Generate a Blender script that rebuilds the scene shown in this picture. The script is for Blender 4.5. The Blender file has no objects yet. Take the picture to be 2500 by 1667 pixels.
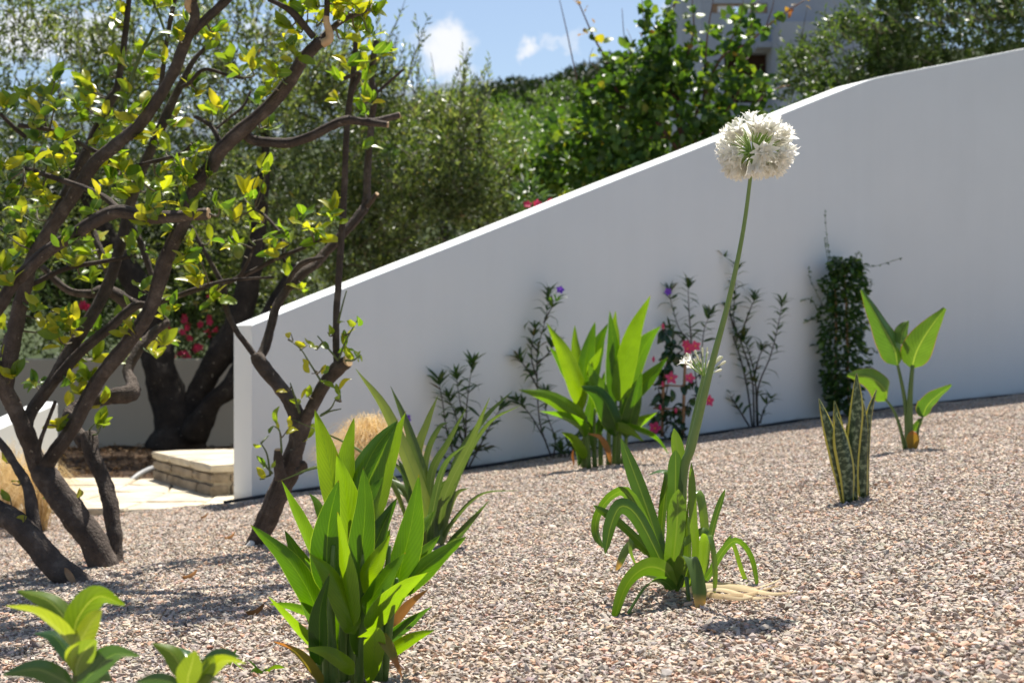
import bpy, bmesh, math, random
import numpy as np
from mathutils import Vector, Matrix, noise

random.seed(7)
RNG = np.random.default_rng(11)
scene = bpy.context.scene
col = scene.collection

# ------------------------------------------------------------------ camera
F = 3434.0            # focal length in photograph pixels (2500 px wide)
ZC = 0.602            # the lens is 0.6 m above the gravel of the raised garden
cam_data = bpy.data.cameras.new('camera')
cam = bpy.data.objects.new('camera', cam_data)
col.objects.link(cam)
cam.location = (0, 0, ZC)
cam.rotation_euler = (math.radians(90), 0, 0)
cam_data.sensor_width = 36.0
cam_data.lens = 36.0 * F / 2500.0
cam_data.clip_start = 0.05
cam_data.clip_end = 6000
cam_data.dof.use_dof = True
cam_data.dof.focus_distance = 3.45
cam_data.dof.aperture_fstop = 5.6
scene.camera = cam

# ------------------------------------------------------------------ sun, sky, exposure
SUN = Vector((0.11, 0.50, 1.107)).normalized()      # towards the sun
SUN_EL = math.asin(SUN.z)
SUN_AZ = math.atan2(SUN.x, SUN.y)
sd = bpy.data.lights.new('sun', 'SUN')
sd.energy = 5.0
sd.angle = math.radians(0.53)
sd.color = (1.0, 0.955, 0.88)
so = bpy.data.objects.new('sun', sd)
so.rotation_euler = SUN.to_track_quat('Z', 'Y').to_euler()
col.objects.link(so)

def px_dir(x, y):
    return Vector(((x - 1250) / F, 1.0, (833.5 - y) / F)).normalized()

world = bpy.data.worlds.new('World')
scene.world = world
world.use_nodes = True
wn = world.node_tree.nodes
wl = world.node_tree.links
wn.clear()
w_out = wn.new('ShaderNodeOutputWorld')
w_bg = wn.new('ShaderNodeBackground')
w_bg.inputs['Strength'].default_value = 0.073
sky = wn.new('ShaderNodeTexSky')
sky.sky_type = 'NISHITA'
sky.sun_disc = False
sky.sun_elevation = SUN_EL
sky.sun_rotation = SUN_AZ
sky.altitude = 60
sky.air_density = 1.0
sky.dust_density = 1.2
sky.ozone_density = 1.6
w_tc = wn.new('ShaderNodeTexCoord')
w_no = wn.new('ShaderNodeTexNoise')
w_no.inputs['Scale'].default_value = 26.0
w_no.inputs['Detail'].default_value = 7.0
w_no.inputs['Roughness'].default_value = 0.62
wl.new(w_tc.outputs['Generated'], w_no.inputs['Vector'])
w_sub = wn.new('ShaderNodeVectorMath'); w_sub.operation = 'SUBTRACT'
w_sub.inputs[1].default_value = (0.5, 0.5, 0.5)
wl.new(w_no.outputs['Color'], w_sub.inputs[0])
w_scl = wn.new('ShaderNodeVectorMath'); w_scl.operation = 'SCALE'
w_scl.inputs['Scale'].default_value = 0.062
wl.new(w_sub.outputs[0], w_scl.inputs[0])
w_add = wn.new('ShaderNodeVectorMath'); w_add.operation = 'ADD'
wl.new(w_tc.outputs['Generated'], w_add.inputs[0])
wl.new(w_scl.outputs[0], w_add.inputs[1])
acc = None
# cumulus banks of the photographed sky: direction, angular half sizes
for (cx, cy, ax, az, dens) in [(1070, 122, .021, .013, .95), (1105, 158, .016, .009, .6), (1304, 115, .010, .0065, .85),
                               (1375, 118, .020, .004, .35), (60, 80, .045, .021, 1.0), (230, 105, .032, .019, .9),
                               (640, 75, .015, .010, .55), (1675, 25, .02, .012, .5), (470, 150, .03, .010, .5)]:
    c = px_dir(cx, cy)
    s1 = wn.new('ShaderNodeVectorMath'); s1.operation = 'SUBTRACT'; s1.inputs[1].default_value = c
    wl.new(w_add.outputs[0], s1.inputs[0])
    s2 = wn.new('ShaderNodeVectorMath'); s2.operation = 'MULTIPLY'; s2.inputs[1].default_value = (1 / ax, 1 / ax, 1 / az)
    wl.new(s1.outputs[0], s2.inputs[0])
    s3 = wn.new('ShaderNodeVectorMath'); s3.operation = 'LENGTH'
    wl.new(s2.outputs[0], s3.inputs[0])
    mr = wn.new('ShaderNodeMapRange'); mr.interpolation_type = 'SMOOTHSTEP'
    mr.inputs['From Min'].default_value = 1.3; mr.inputs['From Max'].default_value = 0.3
    mr.inputs['To Min'].default_value = 0.0; mr.inputs['To Max'].default_value = dens
    wl.new(s3.outputs['Value'], mr.inputs['Value'])
    if acc is None:
        acc = mr.outputs[0]
    else:
        mx = wn.new('ShaderNodeMath'); mx.operation = 'MAXIMUM'
        wl.new(acc, mx.inputs[0]); wl.new(mr.outputs[0], mx.inputs[1]); acc = mx.outputs[0]
w_mix = wn.new('ShaderNodeMix'); w_mix.data_type = 'RGBA'
wl.new(acc, w_mix.inputs['Factor'])
wl.new(sky.outputs[0], w_mix.inputs['A'])
w_mix.inputs['B'].default_value = (7.4, 7.5, 7.7, 1)
wl.new(w_mix.outputs['Result'], w_bg.inputs['Color'])
wl.new(w_bg.outputs[0], w_out.inputs[0])

vs = scene.view_settings
vs.view_transform = 'Standard'
vs.look = 'None'
vs.exposure = 0.88
vs.gamma = 1.0
vs.use_curve_mapping = False
scene.cycles.max_bounces = 8
scene.cycles.diffuse_bounces = 4
scene.cycles.transmission_bounces = 6
scene.cycles.sample_clamp_indirect = 6.0

# ------------------------------------------------------------------ helpers
def P(x, y, d):
    """photograph pixel at depth d -> world point"""
    return Vector(((x - 1250) / F * d, d, ZC - (y - 833.5) / F * d))

def lerp(a, b, t):
    return a + (b - a) * t

def plane_z(x, y):
    return max(0.097 * x - 0.02 * y, -0.385) if x < 0 else 0.097 * min(x, 6.0) - 0.02 * min(y, 14.0)

def ground(x, y):
    return plane_z(x, y) + 0.016 * noise.noise(Vector((x * 1.1, y * 1.1, 3.3))) + 0.011 * noise.noise(Vector((x * 4.3, y * 4.3, 1.3)))

def gd(x, y):
    """depth at which the ray through a pixel meets the gravel plane"""
    return ZC / ((y - 833.5) / F + 0.097 * (x - 1250) / F - 0.02)

class Zoom:
    """a magnified crop of the photograph: origin and magnification"""
    def __init__(self, ox, oy, s):
        self.ox, self.oy, self.s = ox, oy, s
    def __call__(self, x, y):
        return (self.ox + x / self.s, self.oy + y / self.s)

ZA = Zoom(600, 880, 1.993)
ZB = Zoom(0, 1380, 3.36)
ZF = Zoom(950, 600, 2.767)
ZG = Zoom(1650, 500, 2.119)
ZH = Zoom(1350, 950, 2.412)
Z1 = Zoom(0, 0, 2.767)
Z2 = Zoom(0, 500, 2.767)
Z4 = Zoom(800, 0, 2.767)
Z6 = Zoom(0, 950, 3.137)
Z7 = Zoom(550, 650, 2.178)
ZM = Zoom(1550, 780, 5.6)

def mesh_data(name, verts, faces, mat, smooth=True, uvs=None, tint=None):
    me = bpy.data.meshes.new(name)
    if isinstance(verts, np.ndarray):
        nv = len(verts); faces = np.asarray(faces, dtype=np.int32)
        k = faces.shape[1]; nf = len(faces)
        me.vertices.add(nv); me.vertices.foreach_set('co', verts.astype(np.float32).ravel())
        me.loops.add(nf * k); me.loops.foreach_set('vertex_index', faces.ravel())
        me.polygons.add(nf)
        me.polygons.foreach_set('loop_start', np.arange(0, nf * k, k, dtype=np.int32))
        me.polygons.foreach_set('loop_total', np.full(nf, k, dtype=np.int32))
        me.update(calc_edges=True)
    else:
        me.from_pydata([tuple(v) for v in verts], [], faces)
    if uvs is not None:
        uvl = me.uv_layers.new(name='UVMap')
        li = np.empty(len(me.loops), dtype=np.int32); me.loops.foreach_get('vertex_index', li)
        uvl.data.foreach_set('uv', np.asarray(uvs, dtype=np.float32)[li].ravel())
    if tint is not None:
        at = me.attributes.new('tint', 'FLOAT', 'POINT')
        at.data.foreach_set('value', np.asarray(tint, dtype=np.float32))
    if smooth:
        me.polygons.foreach_set('use_smooth', np.ones(len(me.polygons), dtype=bool))
    if mat is not None:
        for m in (mat if isinstance(mat, (list, tuple)) else [mat]):
            me.materials.append(m)
    return me

def link(name, me, parent=None, matrix=None):
    o = bpy.data.objects.new(name, me)
    col.objects.link(o)
    if matrix is not None:
        o.matrix_basis = matrix
    if parent is not None:
        o.parent = parent
        if parent.type == 'EMPTY':
            o.matrix_parent_inverse = Matrix.Translation(-Vector(parent.location))
    return o

def mobj(name, verts, faces, mat, parent=None, smooth=True, uvs=None, tint=None):
    return link(name, mesh_data(name, verts, faces, mat, smooth, uvs, tint), parent)

def tag(o, label=None, cat=None, group=None, kind=None):
    if label: o['label'] = label
    if cat: o['category'] = cat
    if group: o['group'] = group
    if kind: o['kind'] = kind
    return o

def thing(name, loc, label, cat, group=None):
    o = bpy.data.objects.new(name, None)
    o.empty_display_size = 0.1
    o.location = loc
    col.objects.link(o)
    return tag(o, label, cat, group)

def catmull(pts, n):
    """n samples along a smooth curve through pts (vectors of any length)"""
    pts = [np.array(p, dtype=float) for p in pts]
    if len(pts) == 2:
        return [pts[0] + (pts[1] - pts[0]) * t for t in np.linspace(0, 1, n)]
    ext = [2 * pts[0] - pts[1]] + pts + [2 * pts[-1] - pts[-2]]
    seg = len(pts) - 1
    out = []
    for t in np.linspace(0, seg, n):
        i = min(int(t), seg - 1); u = t - i
        p0, p1, p2, p3 = ext[i:i + 4]
        out.append(0.5 * ((2 * p1) + (-p0 + p2) * u + (2 * p0 - 5 * p1 + 4 * p2 - p3) * u * u + (-p0 + 3 * p1 - 3 * p2 + p3) * u ** 3))
    return out

class MB:
    """collects several shapes into one mesh"""
    def __init__(self):
        self.v, self.f, self.uv, self.t = [], [], [], []
    def add(self, v, f, uv=None, tint=0.5):
        o = len(self.v)
        self.v.extend([tuple(p) for p in v])
        self.f.extend([[i + o for i in q] for q in f])
        self.uv.extend(uv if uv is not None else [(0.5, 0.5)] * len(v))
        self.t.extend([tint] * len(v))
    def build(self, name, mat, parent=None, smooth=True):
        return mobj(name, self.v, self.f, mat, parent, smooth, self.uv, self.t)

def tube(pts, radii, sides=10, per=5, rough=0.0, cap=True, flat_end=False, freq=14.0):
    """tapered tube along a smooth path; returns verts, faces, uvs"""
    n = max(2, (len(pts) - 1) * per + 1)
    sm = catmull([list(p) + [r] for p, r in zip(pts, radii)], n)
    c = [Vector(s[:3]) for s in sm]; rr = [max(s[3], 0.0004) for s in sm]
    v, f, uv = [], [], []
    t0 = (c[1] - c[0]).normalized()
    ref = Vector((0, 0, 1)) if abs(t0.z) < 0.9 else Vector((1, 0, 0))
    nx = t0.cross(ref).normalized()
    L = 0.0
    for i in range(n):
        t = (c[min(i + 1, n - 1)] - c[max(i - 1, 0)]).normalized()
        nx = (nx - t * nx.dot(t)).normalized()
        ny = t.cross(nx)
        if i: L += (c[i] - c[i - 1]).length
        for k in range(sides):
            a = 2 * math.pi * k / sides
            d = nx * math.cos(a) + ny * math.sin(a)
            r = rr[i]
            if rough:
                p = c[i] + d * r
                r *= 1 + rough * (1.2 * noise.noise(p * freq) + 0.8 * noise.noise(p * freq * 2.6) + .45 * noise.noise(p * freq * 6)) + rough * .5 * math.sin(a * 3 + i * .3)
            v.append(c[i] + d * r); uv.append((k / sides, L * 4))
    for i in range(n - 1):
        for k in range(sides):
            k2 = (k + 1) % sides
            f.append([i * sides + k, i * sides + k2, (i + 1) * sides + k2, (i + 1) * sides + k])
    if cap:
        v.append(c[0]); uv.append((.5, 0)); a = len(v) - 1
        for k in range(sides): f.append([a, (k + 1) % sides, k])
        v.append(c[-1] + (Vector((0, 0, 0)) if flat_end else (c[-1] - c[-2]).normalized() * rr[-1] * .5)); uv.append((.5, L * 4)); a = len(v) - 1
        o = (n - 1) * sides
        for k in range(sides): f.append([a, o + k, o + (k + 1) % sides])
    return v, f, uv

PROFILES = {
    'canna':  lambda v: (0.10 * (1 - v) + max(0.0, math.sin(math.pi * min(1, v * 1.0) ** 0.85)) ** 0.8) * (1.0 if v < .55 else 1 - .22 * (v - .55) / .45),
    'strap':  lambda v: (0.62 + 0.38 * min(1, v / 0.35)) * (1 if v < 0.78 else max(0.03, 1 - ((v - .78) / .22) ** 2.2) ** .75),
    'grass':  lambda v: (0.75 + 0.25 * min(1, v / 0.3)) * (1 if v < .35 else max(0.03, 1 - ((v - .35) / .65) ** 1.7)),
    'sword':  lambda v: (0.6 + 0.4 * min(1, v / 0.4)) * (1 if v < .6 else max(0.02, 1 - ((v - .6) / .4) ** 1.6)),
    'oval':   lambda v: max(0.04, math.sin(math.pi * v ** 0.9)) ** 0.75,
    'lance':  lambda v: max(0.03, math.sin(math.pi * v ** 0.75)) ** 1.1,
    'paddle': lambda v: max(0.05, math.sin(math.pi * v ** 0.62)) ** 0.7,
}

WIDEN = {'canna': .94, 'strap': 1.16, 'grass': 1.15, 'paddle': 1.1, 'oval': 1.42, 'sword': 1.1}

def blade(cl, w, side, prof='canna', fold=0.25, n=14, across=4, ripple=0.0, ph=0.0):
    """leaf blade along the centre line cl; side = vector across the blade"""
    c = [Vector(p) for p in catmull(cl, n)]
    v, f, uv = [], [], []
    pf = PROFILES[prof]
    s_prev = Vector(side).normalized()
    for i in range(n):
        t = (c[min(i + 1, n - 1)] - c[max(i - 1, 0)]).normalized()
        s = s_prev - t * s_prev.dot(t)
        if s.length < 1e-4: s = Vector((1, 0, 0)) - t * t.x
        s.normalize(); s_prev = s
        nn = s.cross(t)
        vv = i / (n - 1)
        ww = w * pf(vv) * 0.5
        for k in range(across + 1):
            u = -1 + 2 * k / across
            rp = ripple * w * math.sin(vv * 17 + ph + (2.2 if u > 0 else 0)) * abs(u) ** 2
            v.append(c[i] + s * (u * ww) + nn * (fold * abs(u) * ww + rp))
            uv.append((k / across, vv))
    a = across + 1
    for i in range(n - 1):
        for k in range(across):
            f.append([i * a + k, i * a + k + 1, (i + 1) * a + k + 1, (i + 1) * a + k])
    return v, f, uv

def px_blade(z, pts, wpx, d, dtip=None, twist=None, prof='canna', fold=None, n=14, across=4, ripple=0.015, dmid=None):
    """blade traced in a crop; d = depth at its base, dtip = tip depth offset, twist in degrees about its length"""
    if dtip is None: dtip = random.uniform(-.10, .10)
    if twist is None: twist = random.uniform(-35, 35)
    if fold is None: fold = random.uniform(.1, .45)
    m = len(pts)
    cl = []
    for i, (x, y) in enumerate(pts):
        X, Y = z(x, y)
        t = i / (m - 1)
        dd = d + dtip * t + (dmid * math.sin(math.pi * t) if dmid else 0)
        cl.append(P(X, Y, dd))
    w = wpx * WIDEN.get(prof, 1.0) / z.s * d / F / max(.55, math.cos(math.radians(twist)))
    ax = (cl[-1] - cl[0]) if m < 3 else (cl[1] - cl[0])
    side = ax.cross(Vector((0, 1, 0)))
    if side.length < 1e-4: side = Vector((1, 0, 0))
    side.normalize()
    side = Matrix.Rotation(math.radians(twist), 3, ax.normalized()) @ side
    return blade(cl, w, side, prof, fold, n, across, ripple, random.uniform(0, 6))

def box(x0, x1, y0, y1, z0, z1):
    v = [(x0, y0, z0), (x1, y0, z0), (x1, y1, z0), (x0, y1, z0), (x0, y0, z1), (x1, y0, z1), (x1, y1, z1), (x0, y1, z1)]
    f = [[0, 3, 2, 1], [4, 5, 6, 7], [0, 1, 5, 4], [1, 2, 6, 5], [2, 3, 7, 6], [3, 0, 4, 7]]
    return v, f

def rough_block(o, ux, uy, sx, sy, sz, seed, jit=.012, bev=.018):
    """a hewn stone: bevelled, uneven block; o = lower corner, ux/uy = horizontal unit vectors"""
    rnd = random.Random(seed)
    bm = bmesh.new()
    bmesh.ops.create_cube(bm, size=1.0)
    for v in bm.verts:
        v.co = Vector(((v.co.x + .5) * sx, (v.co.y + .5) * sy, (v.co.z + .5) * sz))
    bmesh.ops.subdivide_edges(bm, edges=bm.edges[:], cuts=2, use_grid_fill=True)
    for v in bm.verts:
        c = v.co
        for ax, s in ((0, sx), (1, sy), (2, sz)):
            pass
        out = Vector((c.x - sx / 2, c.y - sy / 2, c.z - sz / 2))
        edge = sum(1 for q, s in ((c.x, sx), (c.y, sy), (c.z, sz)) if q < 1e-5 or q > s - 1e-5)
        if edge >= 2: c -= Vector((math.copysign(1, out.x), math.copysign(1, out.y), math.copysign(1, out.z))) * bev * .35 * (edge - 1)
        c += Vector((rnd.uniform(-1, 1), rnd.uniform(-1, 1), rnd.uniform(-1, 1) * .5)) * jit
    vs_, fs_ = [], []
    for v in bm.verts:
        vs_.append(Vector(o) + ux * v.co.x + uy * v.co.y + Vector((0, 0, v.co.z)))
    bm.verts.index_update()
    for f in bm.faces: fs_.append([v.index for v in f.verts])
    bm.free()
    return vs_, fs_

# ------------------------------------------------------------------ materials
def new_mat(name):
    m = bpy.data.materials.new(name); m.use_nodes = True
    nt = m.node_tree; nt.nodes.clear()
    out = nt.nodes.new('ShaderNodeOutputMaterial')
    return m, nt.nodes, nt.links, out

def ramp(n, stops, interp='LINEAR'):
    r = n.new('ShaderNodeValToRGB'); r.color_ramp.interpolation = interp
    e = r.color_ramp.elements
    while len(e) < len(stops): e.new(0.5)
    for el, (p, c) in zip(e, stops):
        el.position = p; el.color = (*c, 1)
    return r

def noise_node(n, l, scale, detail=4, coord='Object', vec=None, rough=.55):
    tc = n.new('ShaderNodeTexCoord')
    t = n.new('ShaderNodeTexNoise')
    t.inputs['Scale'].default_value = scale; t.inputs['Detail'].default_value = detail
    t.inputs['Roughness'].default_value = rough
    l.new(vec if vec is not None else tc.outputs[coord], t.inputs['Vector'])
    return t

def simple_mat(name, c1, c2, scale=6, rough=.8, bump=.0, bscale=60, spec=.3, bdist=.01, detail=5):
    m, n, l, out = new_mat(name)
    b = n.new('ShaderNodeBsdfPrincipled'); b.inputs['Roughness'].default_value = rough
    b.inputs['Specular IOR Level'].default_value = spec
    t = noise_node(n, l, scale, detail)
    r = ramp(n, [(.3, c1), (.7, c2)])
    l.new(t.outputs['Fac'], r.inputs[0]); l.new(r.outputs[0], b.inputs['Base Color'])
    if bump:
        t2 = noise_node(n, l, bscale, 6)
        bp = n.new('ShaderNodeBump'); bp.inputs['Strength'].default_value = bump; bp.inputs['Distance'].default_value = bdist
        l.new(t2.outputs['Fac'], bp.inputs['Height']); l.new(bp.outputs[0], b.inputs['Normal'])
    l.new(b.outputs[0], out.inputs[0])
    return m

def leaf_mat(name, stops, trans=None, tfac=.42, rough=.38, spec=.5, by='object', rib=None, edge=None, vein=0, tipcol=None):
    """two-sided leaf: glossy skin plus light passing through; colour varies from leaf to leaf"""
    m, n, l, out = new_mat(name)
    if by == 'object':
        src = n.new('ShaderNodeObjectInfo').outputs['Random']
    else:
        at = n.new('ShaderNodeAttribute'); at.attribute_name = 'tint'; src = at.outputs['Fac']
    r = ramp(n, stops); l.new(src, r.inputs[0])
    colr = r.outputs[0]
    t = noise_node(n, l, 18, 3)
    mm = n.new('ShaderNodeMix'); mm.data_type = 'RGBA'; mm.blend_type = 'MULTIPLY'; mm.inputs['Factor'].default_value = .35
    rr = ramp(n, [(.3, (.62, .66, .6)), (.7, (1.2, 1.15, 1.1))]); l.new(t.outputs['Fac'], rr.inputs[0])
    l.new(colr, mm.inputs['A']); l.new(rr.outputs[0], mm.inputs['B']); colr = mm.outputs['Result']
    if rib or edge or vein or tipcol:
        uv = n.new('ShaderNodeUVMap'); sx = n.new('ShaderNodeSeparateXYZ'); l.new(uv.outputs[0], sx.inputs[0])
        ab = n.new('ShaderNodeMath'); ab.operation = 'SUBTRACT'; ab.inputs[1].default_value = .5; l.new(sx.outputs[0], ab.inputs[0])
        ab2 = n.new('ShaderNodeMath'); ab2.operation = 'ABSOLUTE'; l.new(ab.outputs[0], ab2.inputs[0])
        if vein:
            wv = n.new('ShaderNodeMath'); wv.operation = 'MULTIPLY_ADD'; wv.inputs[1].default_value = .5
            l.new(ab2.outputs[0], wv.inputs[0]); 
            neg = n.new('ShaderNodeMath'); neg.operation = 'MULTIPLY'; neg.inputs[1].default_value = -1.0; l.new(sx.outputs[1], neg.inputs[0])
            l.new(neg.outputs[0], wv.inputs[2])
            sn = n.new('ShaderNodeMath'); sn.operation = 'MULTIPLY'; sn.inputs[1].default_value = vein; l.new(wv.outputs[0], sn.inputs[0])
            sn2 = n.new('ShaderNodeMath'); sn2.operation = 'SINE'; l.new(sn.outputs[0], sn2.inputs[0])
            rv = ramp(n, [(.0, (.89, .90, .88)), (1.0, (1.05, 1.05, 1.05))])
            mrv = n.new('ShaderNodeMapRange'); mrv.inputs['From Min'].default_value = -1; l.new(sn2.outputs[0], mrv.inputs['Value'])
            l.new(mrv.outputs[0], rv.inputs[0])
            mv = n.new('ShaderNodeMix'); mv.data_type = 'RGBA'; mv.blend_type = 'MULTIPLY'; mv.inputs['Factor'].default_value = 1
            l.new(colr, mv.inputs['A']); l.new(rv.outputs[0], mv.inputs['B']); colr = mv.outputs['Result']
        for spec_, pos in ((rib, 'rib'), (edge, 'edge')):
            if not spec_: continue
            c_, w_ = spec_
            mr = n.new('ShaderNodeMapRange'); mr.clamp = True
            if pos == 'rib':
                mr.inputs['From Min'].default_value = w_; mr.inputs['From Max'].default_value = w_ * .4
            else:
                mr.inputs['From Min'].default_value = .5 - w_; mr.inputs['From Max'].default_value = .5 - w_ * .6
            l.new(ab2.outputs[0], mr.inputs['Value'])
            mx = n.new('ShaderNodeMix'); mx.data_type = 'RGBA'; l.new(mr.outputs[0], mx.inputs['Factor'])
            l.new(colr, mx.inputs['A']); mx.inputs['B'].default_value = (*c_, 1); colr = mx.outputs['Result']
        if tipcol:
            c_, start = tipcol
            mr = n.new('ShaderNodeMapRange'); mr.inputs['From Min'].default_value = start; mr.inputs['From Max'].default_value = min(1, start + .06)
            l.new(sx.outputs[1], mr.inputs['Value'])
            mx = n.new('ShaderNodeMix'); mx.data_type = 'RGBA'; l.new(mr.outputs[0], mx.inputs['Factor'])
            l.new(colr, mx.inputs['A']); mx.inputs['B'].default_value = (*c_, 1); colr = mx.outputs['Result']
    b = n.new('ShaderNodeBsdfPrincipled'); b.inputs['Roughness'].default_value = rough; b.inputs['Specular IOR Level'].default_value = spec
    l.new(colr, b.inputs['Base Color'])
    tr = n.new('ShaderNodeBsdfTranslucent')
    tm = n.new('ShaderNodeMix'); tm.data_type = 'RGBA'; tm.blend_type = 'MULTIPLY'; tm.inputs['Factor'].default_value = 1
    l.new(colr, tm.inputs['A']); tm.inputs['B'].default_value = (*(trans or (3.0, 2.6, .9)), 1)
    l.new(tm.outputs['Result'], tr.inputs['Color'])
    mx = n.new('ShaderNodeMixShader'); mx.inputs[0].default_value = tfac
    l.new(b.outputs[0], mx.inputs[1]); l.new(tr.outputs[0], mx.inputs[2]); l.new(mx.outputs[0], out.inputs[0])
    return m

def bark_mat(name, c1, c2, c3, scale=16):
    m, n, l, out = new_mat(name)
    b = n.new('ShaderNodeBsdfPrincipled'); b.inputs['Roughness'].default_value = .85; b.inputs['Specular IOR Level'].default_value = .2
    t = noise_node(n, l, scale, 6, rough=.65)
    r = ramp(n, [(.25, c1), (.55, c2), (.8, c3)]); l.new(t.outputs['Fac'], r.inputs[0])
    t3 = noise_node(n, l, 42, 2)
    r3 = ramp(n, [(.70, (0, 0, 0)), (.74, (1, 1, 1))]); l.new(t3.outputs['Fac'], r3.inputs[0])
    mx = n.new('ShaderNodeMix'); mx.data_type = 'RGBA'; l.new(r3.outputs[0], mx.inputs['Factor'])
    l.new(r.outputs[0], mx.inputs['A']); mx.inputs['B'].default_value = (.30, .255, .20, 1)
    l.new(mx.outputs['Result'], b.inputs['Base Color'])
    uv = n.new('ShaderNodeUVMap')
    mp = n.new('ShaderNodeMapping'); mp.inputs['Scale'].default_value = (22, 3.0, 1); l.new(uv.outputs[0], mp.inputs[0])
    t2 = noise_node(n, l, 1.6, 6, vec=mp.outputs[0])
    t4 = noise_node(n, l, 90, 4)
    ad = n.new('ShaderNodeMath'); ad.operation = 'ADD'; l.new(t2.outputs['Fac'], ad.inputs[0]); l.new(t4.outputs['Fac'], ad.inputs[1])
    bp = n.new('ShaderNodeBump'); bp.inputs['Strength'].default_value = .9; bp.inputs['Distance'].default_value = .012
    l.new(ad.outputs[0], bp.inputs['Height']); l.new(bp.outputs[0], b.inputs['Normal'])
    l.new(b.outputs[0], out.inputs[0])
    return m

M = {}
M['bark'] = bark_mat('lemon_bark', (.045, .035, .029), (.105, .082, .067), (.22, .18, .15))
M['olive_bark'] = bark_mat('olive_bark', (.014, .011, .009), (.038, .029, .022), (.085, .068, .055), 9)
M['fresh_wood'] = simple_mat('fresh_wood', (.42, .27, .14), (.60, .43, .26), 30, .7, .4, 120, bdist=.002)
M['peeled'] = simple_mat('peeled_bark', (.26, .15, .075), (.40, .26, .15), 24, .8, .5, 90, bdist=.003)
M['twig'] = simple_mat('twig_bark', (.075, .062, .038), (.15, .125, .075), 30, .7)
M['green_twig'] = simple_mat('green_twig', (.07, .10, .03), (.12, .16, .05), 30, .5)
M['lemon_leaf'] = leaf_mat('lemon_leaf', [(0, (.07, .155, .016)), (.35, (.16, .25, .018)), (.7, (.28, .32, .018)), (1, (.44, .40, .03))],
                           (2.0, 1.9, .6), .52, .32, .5, rib=((.26, .32, .09), .045), vein=70)
M['lemon_leaf_mass'] = leaf_mat('lemon_leaf_mass', [(0, (.065, .145, .016)), (.5, (.17, .25, .018)), (1, (.38, .36, .03))], (1.9, 1.75, .7), .44, .35, by='attr')
M['canna'] = leaf_mat('canna_leaf', [(0, (.018, .055, .008)), (.45, (.052, .122, .009)), (1, (.12, .20, .012))], (3.1, 2.95, .3), .50, .30, .45, tipcol=((.16, .10, .03), .975), edge=((.16, .24, .06), .018),
                      rib=((.085, .16, .02), .016), vein=110)
M['canna_stem'] = simple_mat('canna_stem', (.07, .13, .025), (.13, .20, .045), 12, .45)
M['dry_leaf'] = leaf_mat('dry_leaf', [(0, (.22, .10, .03)), (.5, (.34, .17, .06)), (1, (.30, .20, .06))], (1.5, 1.2, .8), .3, .7, .2)
M['yellow_leaf'] = leaf_mat('yellowing_leaf', [(0, (.17, .17, .03)), (1, (.30, .20, .04))], (1.7, 1.4, .6), .4, .5, .3, tipcol=((.33, .15, .05), .72))
M['agapanthus'] = leaf_mat('agapanthus_leaf', [(0, (.035, .085, .018)), (.5, (.065, .13, .020)), (1, (.12, .20, .028))], (2.3, 2.2, .45), .46, .28, .6,
                           rib=((.10, .16, .04), .06))
M['agapanthus_old'] = leaf_mat('agapanthus_old_leaf', [(0, (.06, .12, .025)), (1, (.09, .15, .03))], (1.8, 1.6, .5), .38, .38, .45, tipcol=((.55, .36, .12), .84))
M['scape'] = simple_mat('flower_stalk', (.13, .21, .05), (.19, .27, .08), 8, .45, spec=.4)
M['pedicel'] = simple_mat('flower_pedicel', (.20, .33, .06), (.32, .45, .12), 20, .5)
M['petal_white'] = leaf_mat('white_petal', [(0, (.90, .89, .84)), (1, (.94, .94, .91))], (1.03, 1.02, 1.0), .62, .6, .1)
M['bud_white'] = leaf_mat('white_bud', [(0, (.72, .74, .55)), (1, (.82, .80, .66))], (1.0, 1.0, .9), .3, .5, .2)
M['straw'] = leaf_mat('straw', [(0, (.66, .51, .29)), (1, (.78, .65, .42))], (1.2, 1.0, .7), .3, .6, .2)
M['sword'] = leaf_mat('long_blade', [(0, (.050, .098, .026)), (.6, (.085, .135, .038)), (1, (.14, .19, .06))], (1.8, 1.7, .6), .36, .36, .5,
                      rib=((.11, .16, .06), .06))
M['ruellia'] = leaf_mat('slender_leaf', [(0, (.022, .060, .015)), (.7, (.04, .09, .02)), (.9, (.075, .15, .02)), (1, (.12, .07, .03))], (2.2, 2.2, .7), .36, .35, .5,
                        rib=((.10, .13, .05), .06))
M['ruellia_stem'] = simple_mat('dark_stem', (.030, .024, .018), (.065, .05, .035), 25, .6)
M['mandevilla'] = leaf_mat('glossy_dark_leaf', [(0, (.015, .045, .013)), (.8, (.028, .07, .018)), (1, (.06, .12, .02))], (2, 2.1, .7), .25, .25, .6)
M['climber'] = leaf_mat('climber_leaf', [(0, (.022, .06, .015)), (.65, (.05, .11, .022)), (1, (.13, .22, .03))], (2, 2.1, .7), .3, .28, .6)
M['climber_mass'] = leaf_mat('climber_leaf_mass', [(0, (.02, .055, .014)), (.7, (.045, .10, .022)), (1, (.12, .21, .03))], (2, 2.1, .7), .3, .28, .6, by='attr')
M['pink'] = leaf_mat('pink_petal', [(0, (.72, .045, .16)), (1, (.80, .11, .25))], (1.1, .9, 1.0), .35, .5, .3)
M['pink_bg'] = leaf_mat('crimson_petal', [(0, (.60, .035, .10)), (1, (.70, .06, .16))], (1.1, .9, 1.0), .35, .5, .3)
M['purple'] = leaf_mat('violet_petal', [(0, (.20, .07, .55)), (1, (.27, .11, .66))], (1.1, 1.0, 1.1), .35, .5, .3)
M['orange'] = simple_mat('flower_throat', (.85, .30, .03), (.9, .45, .05), 40, .6)
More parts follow.
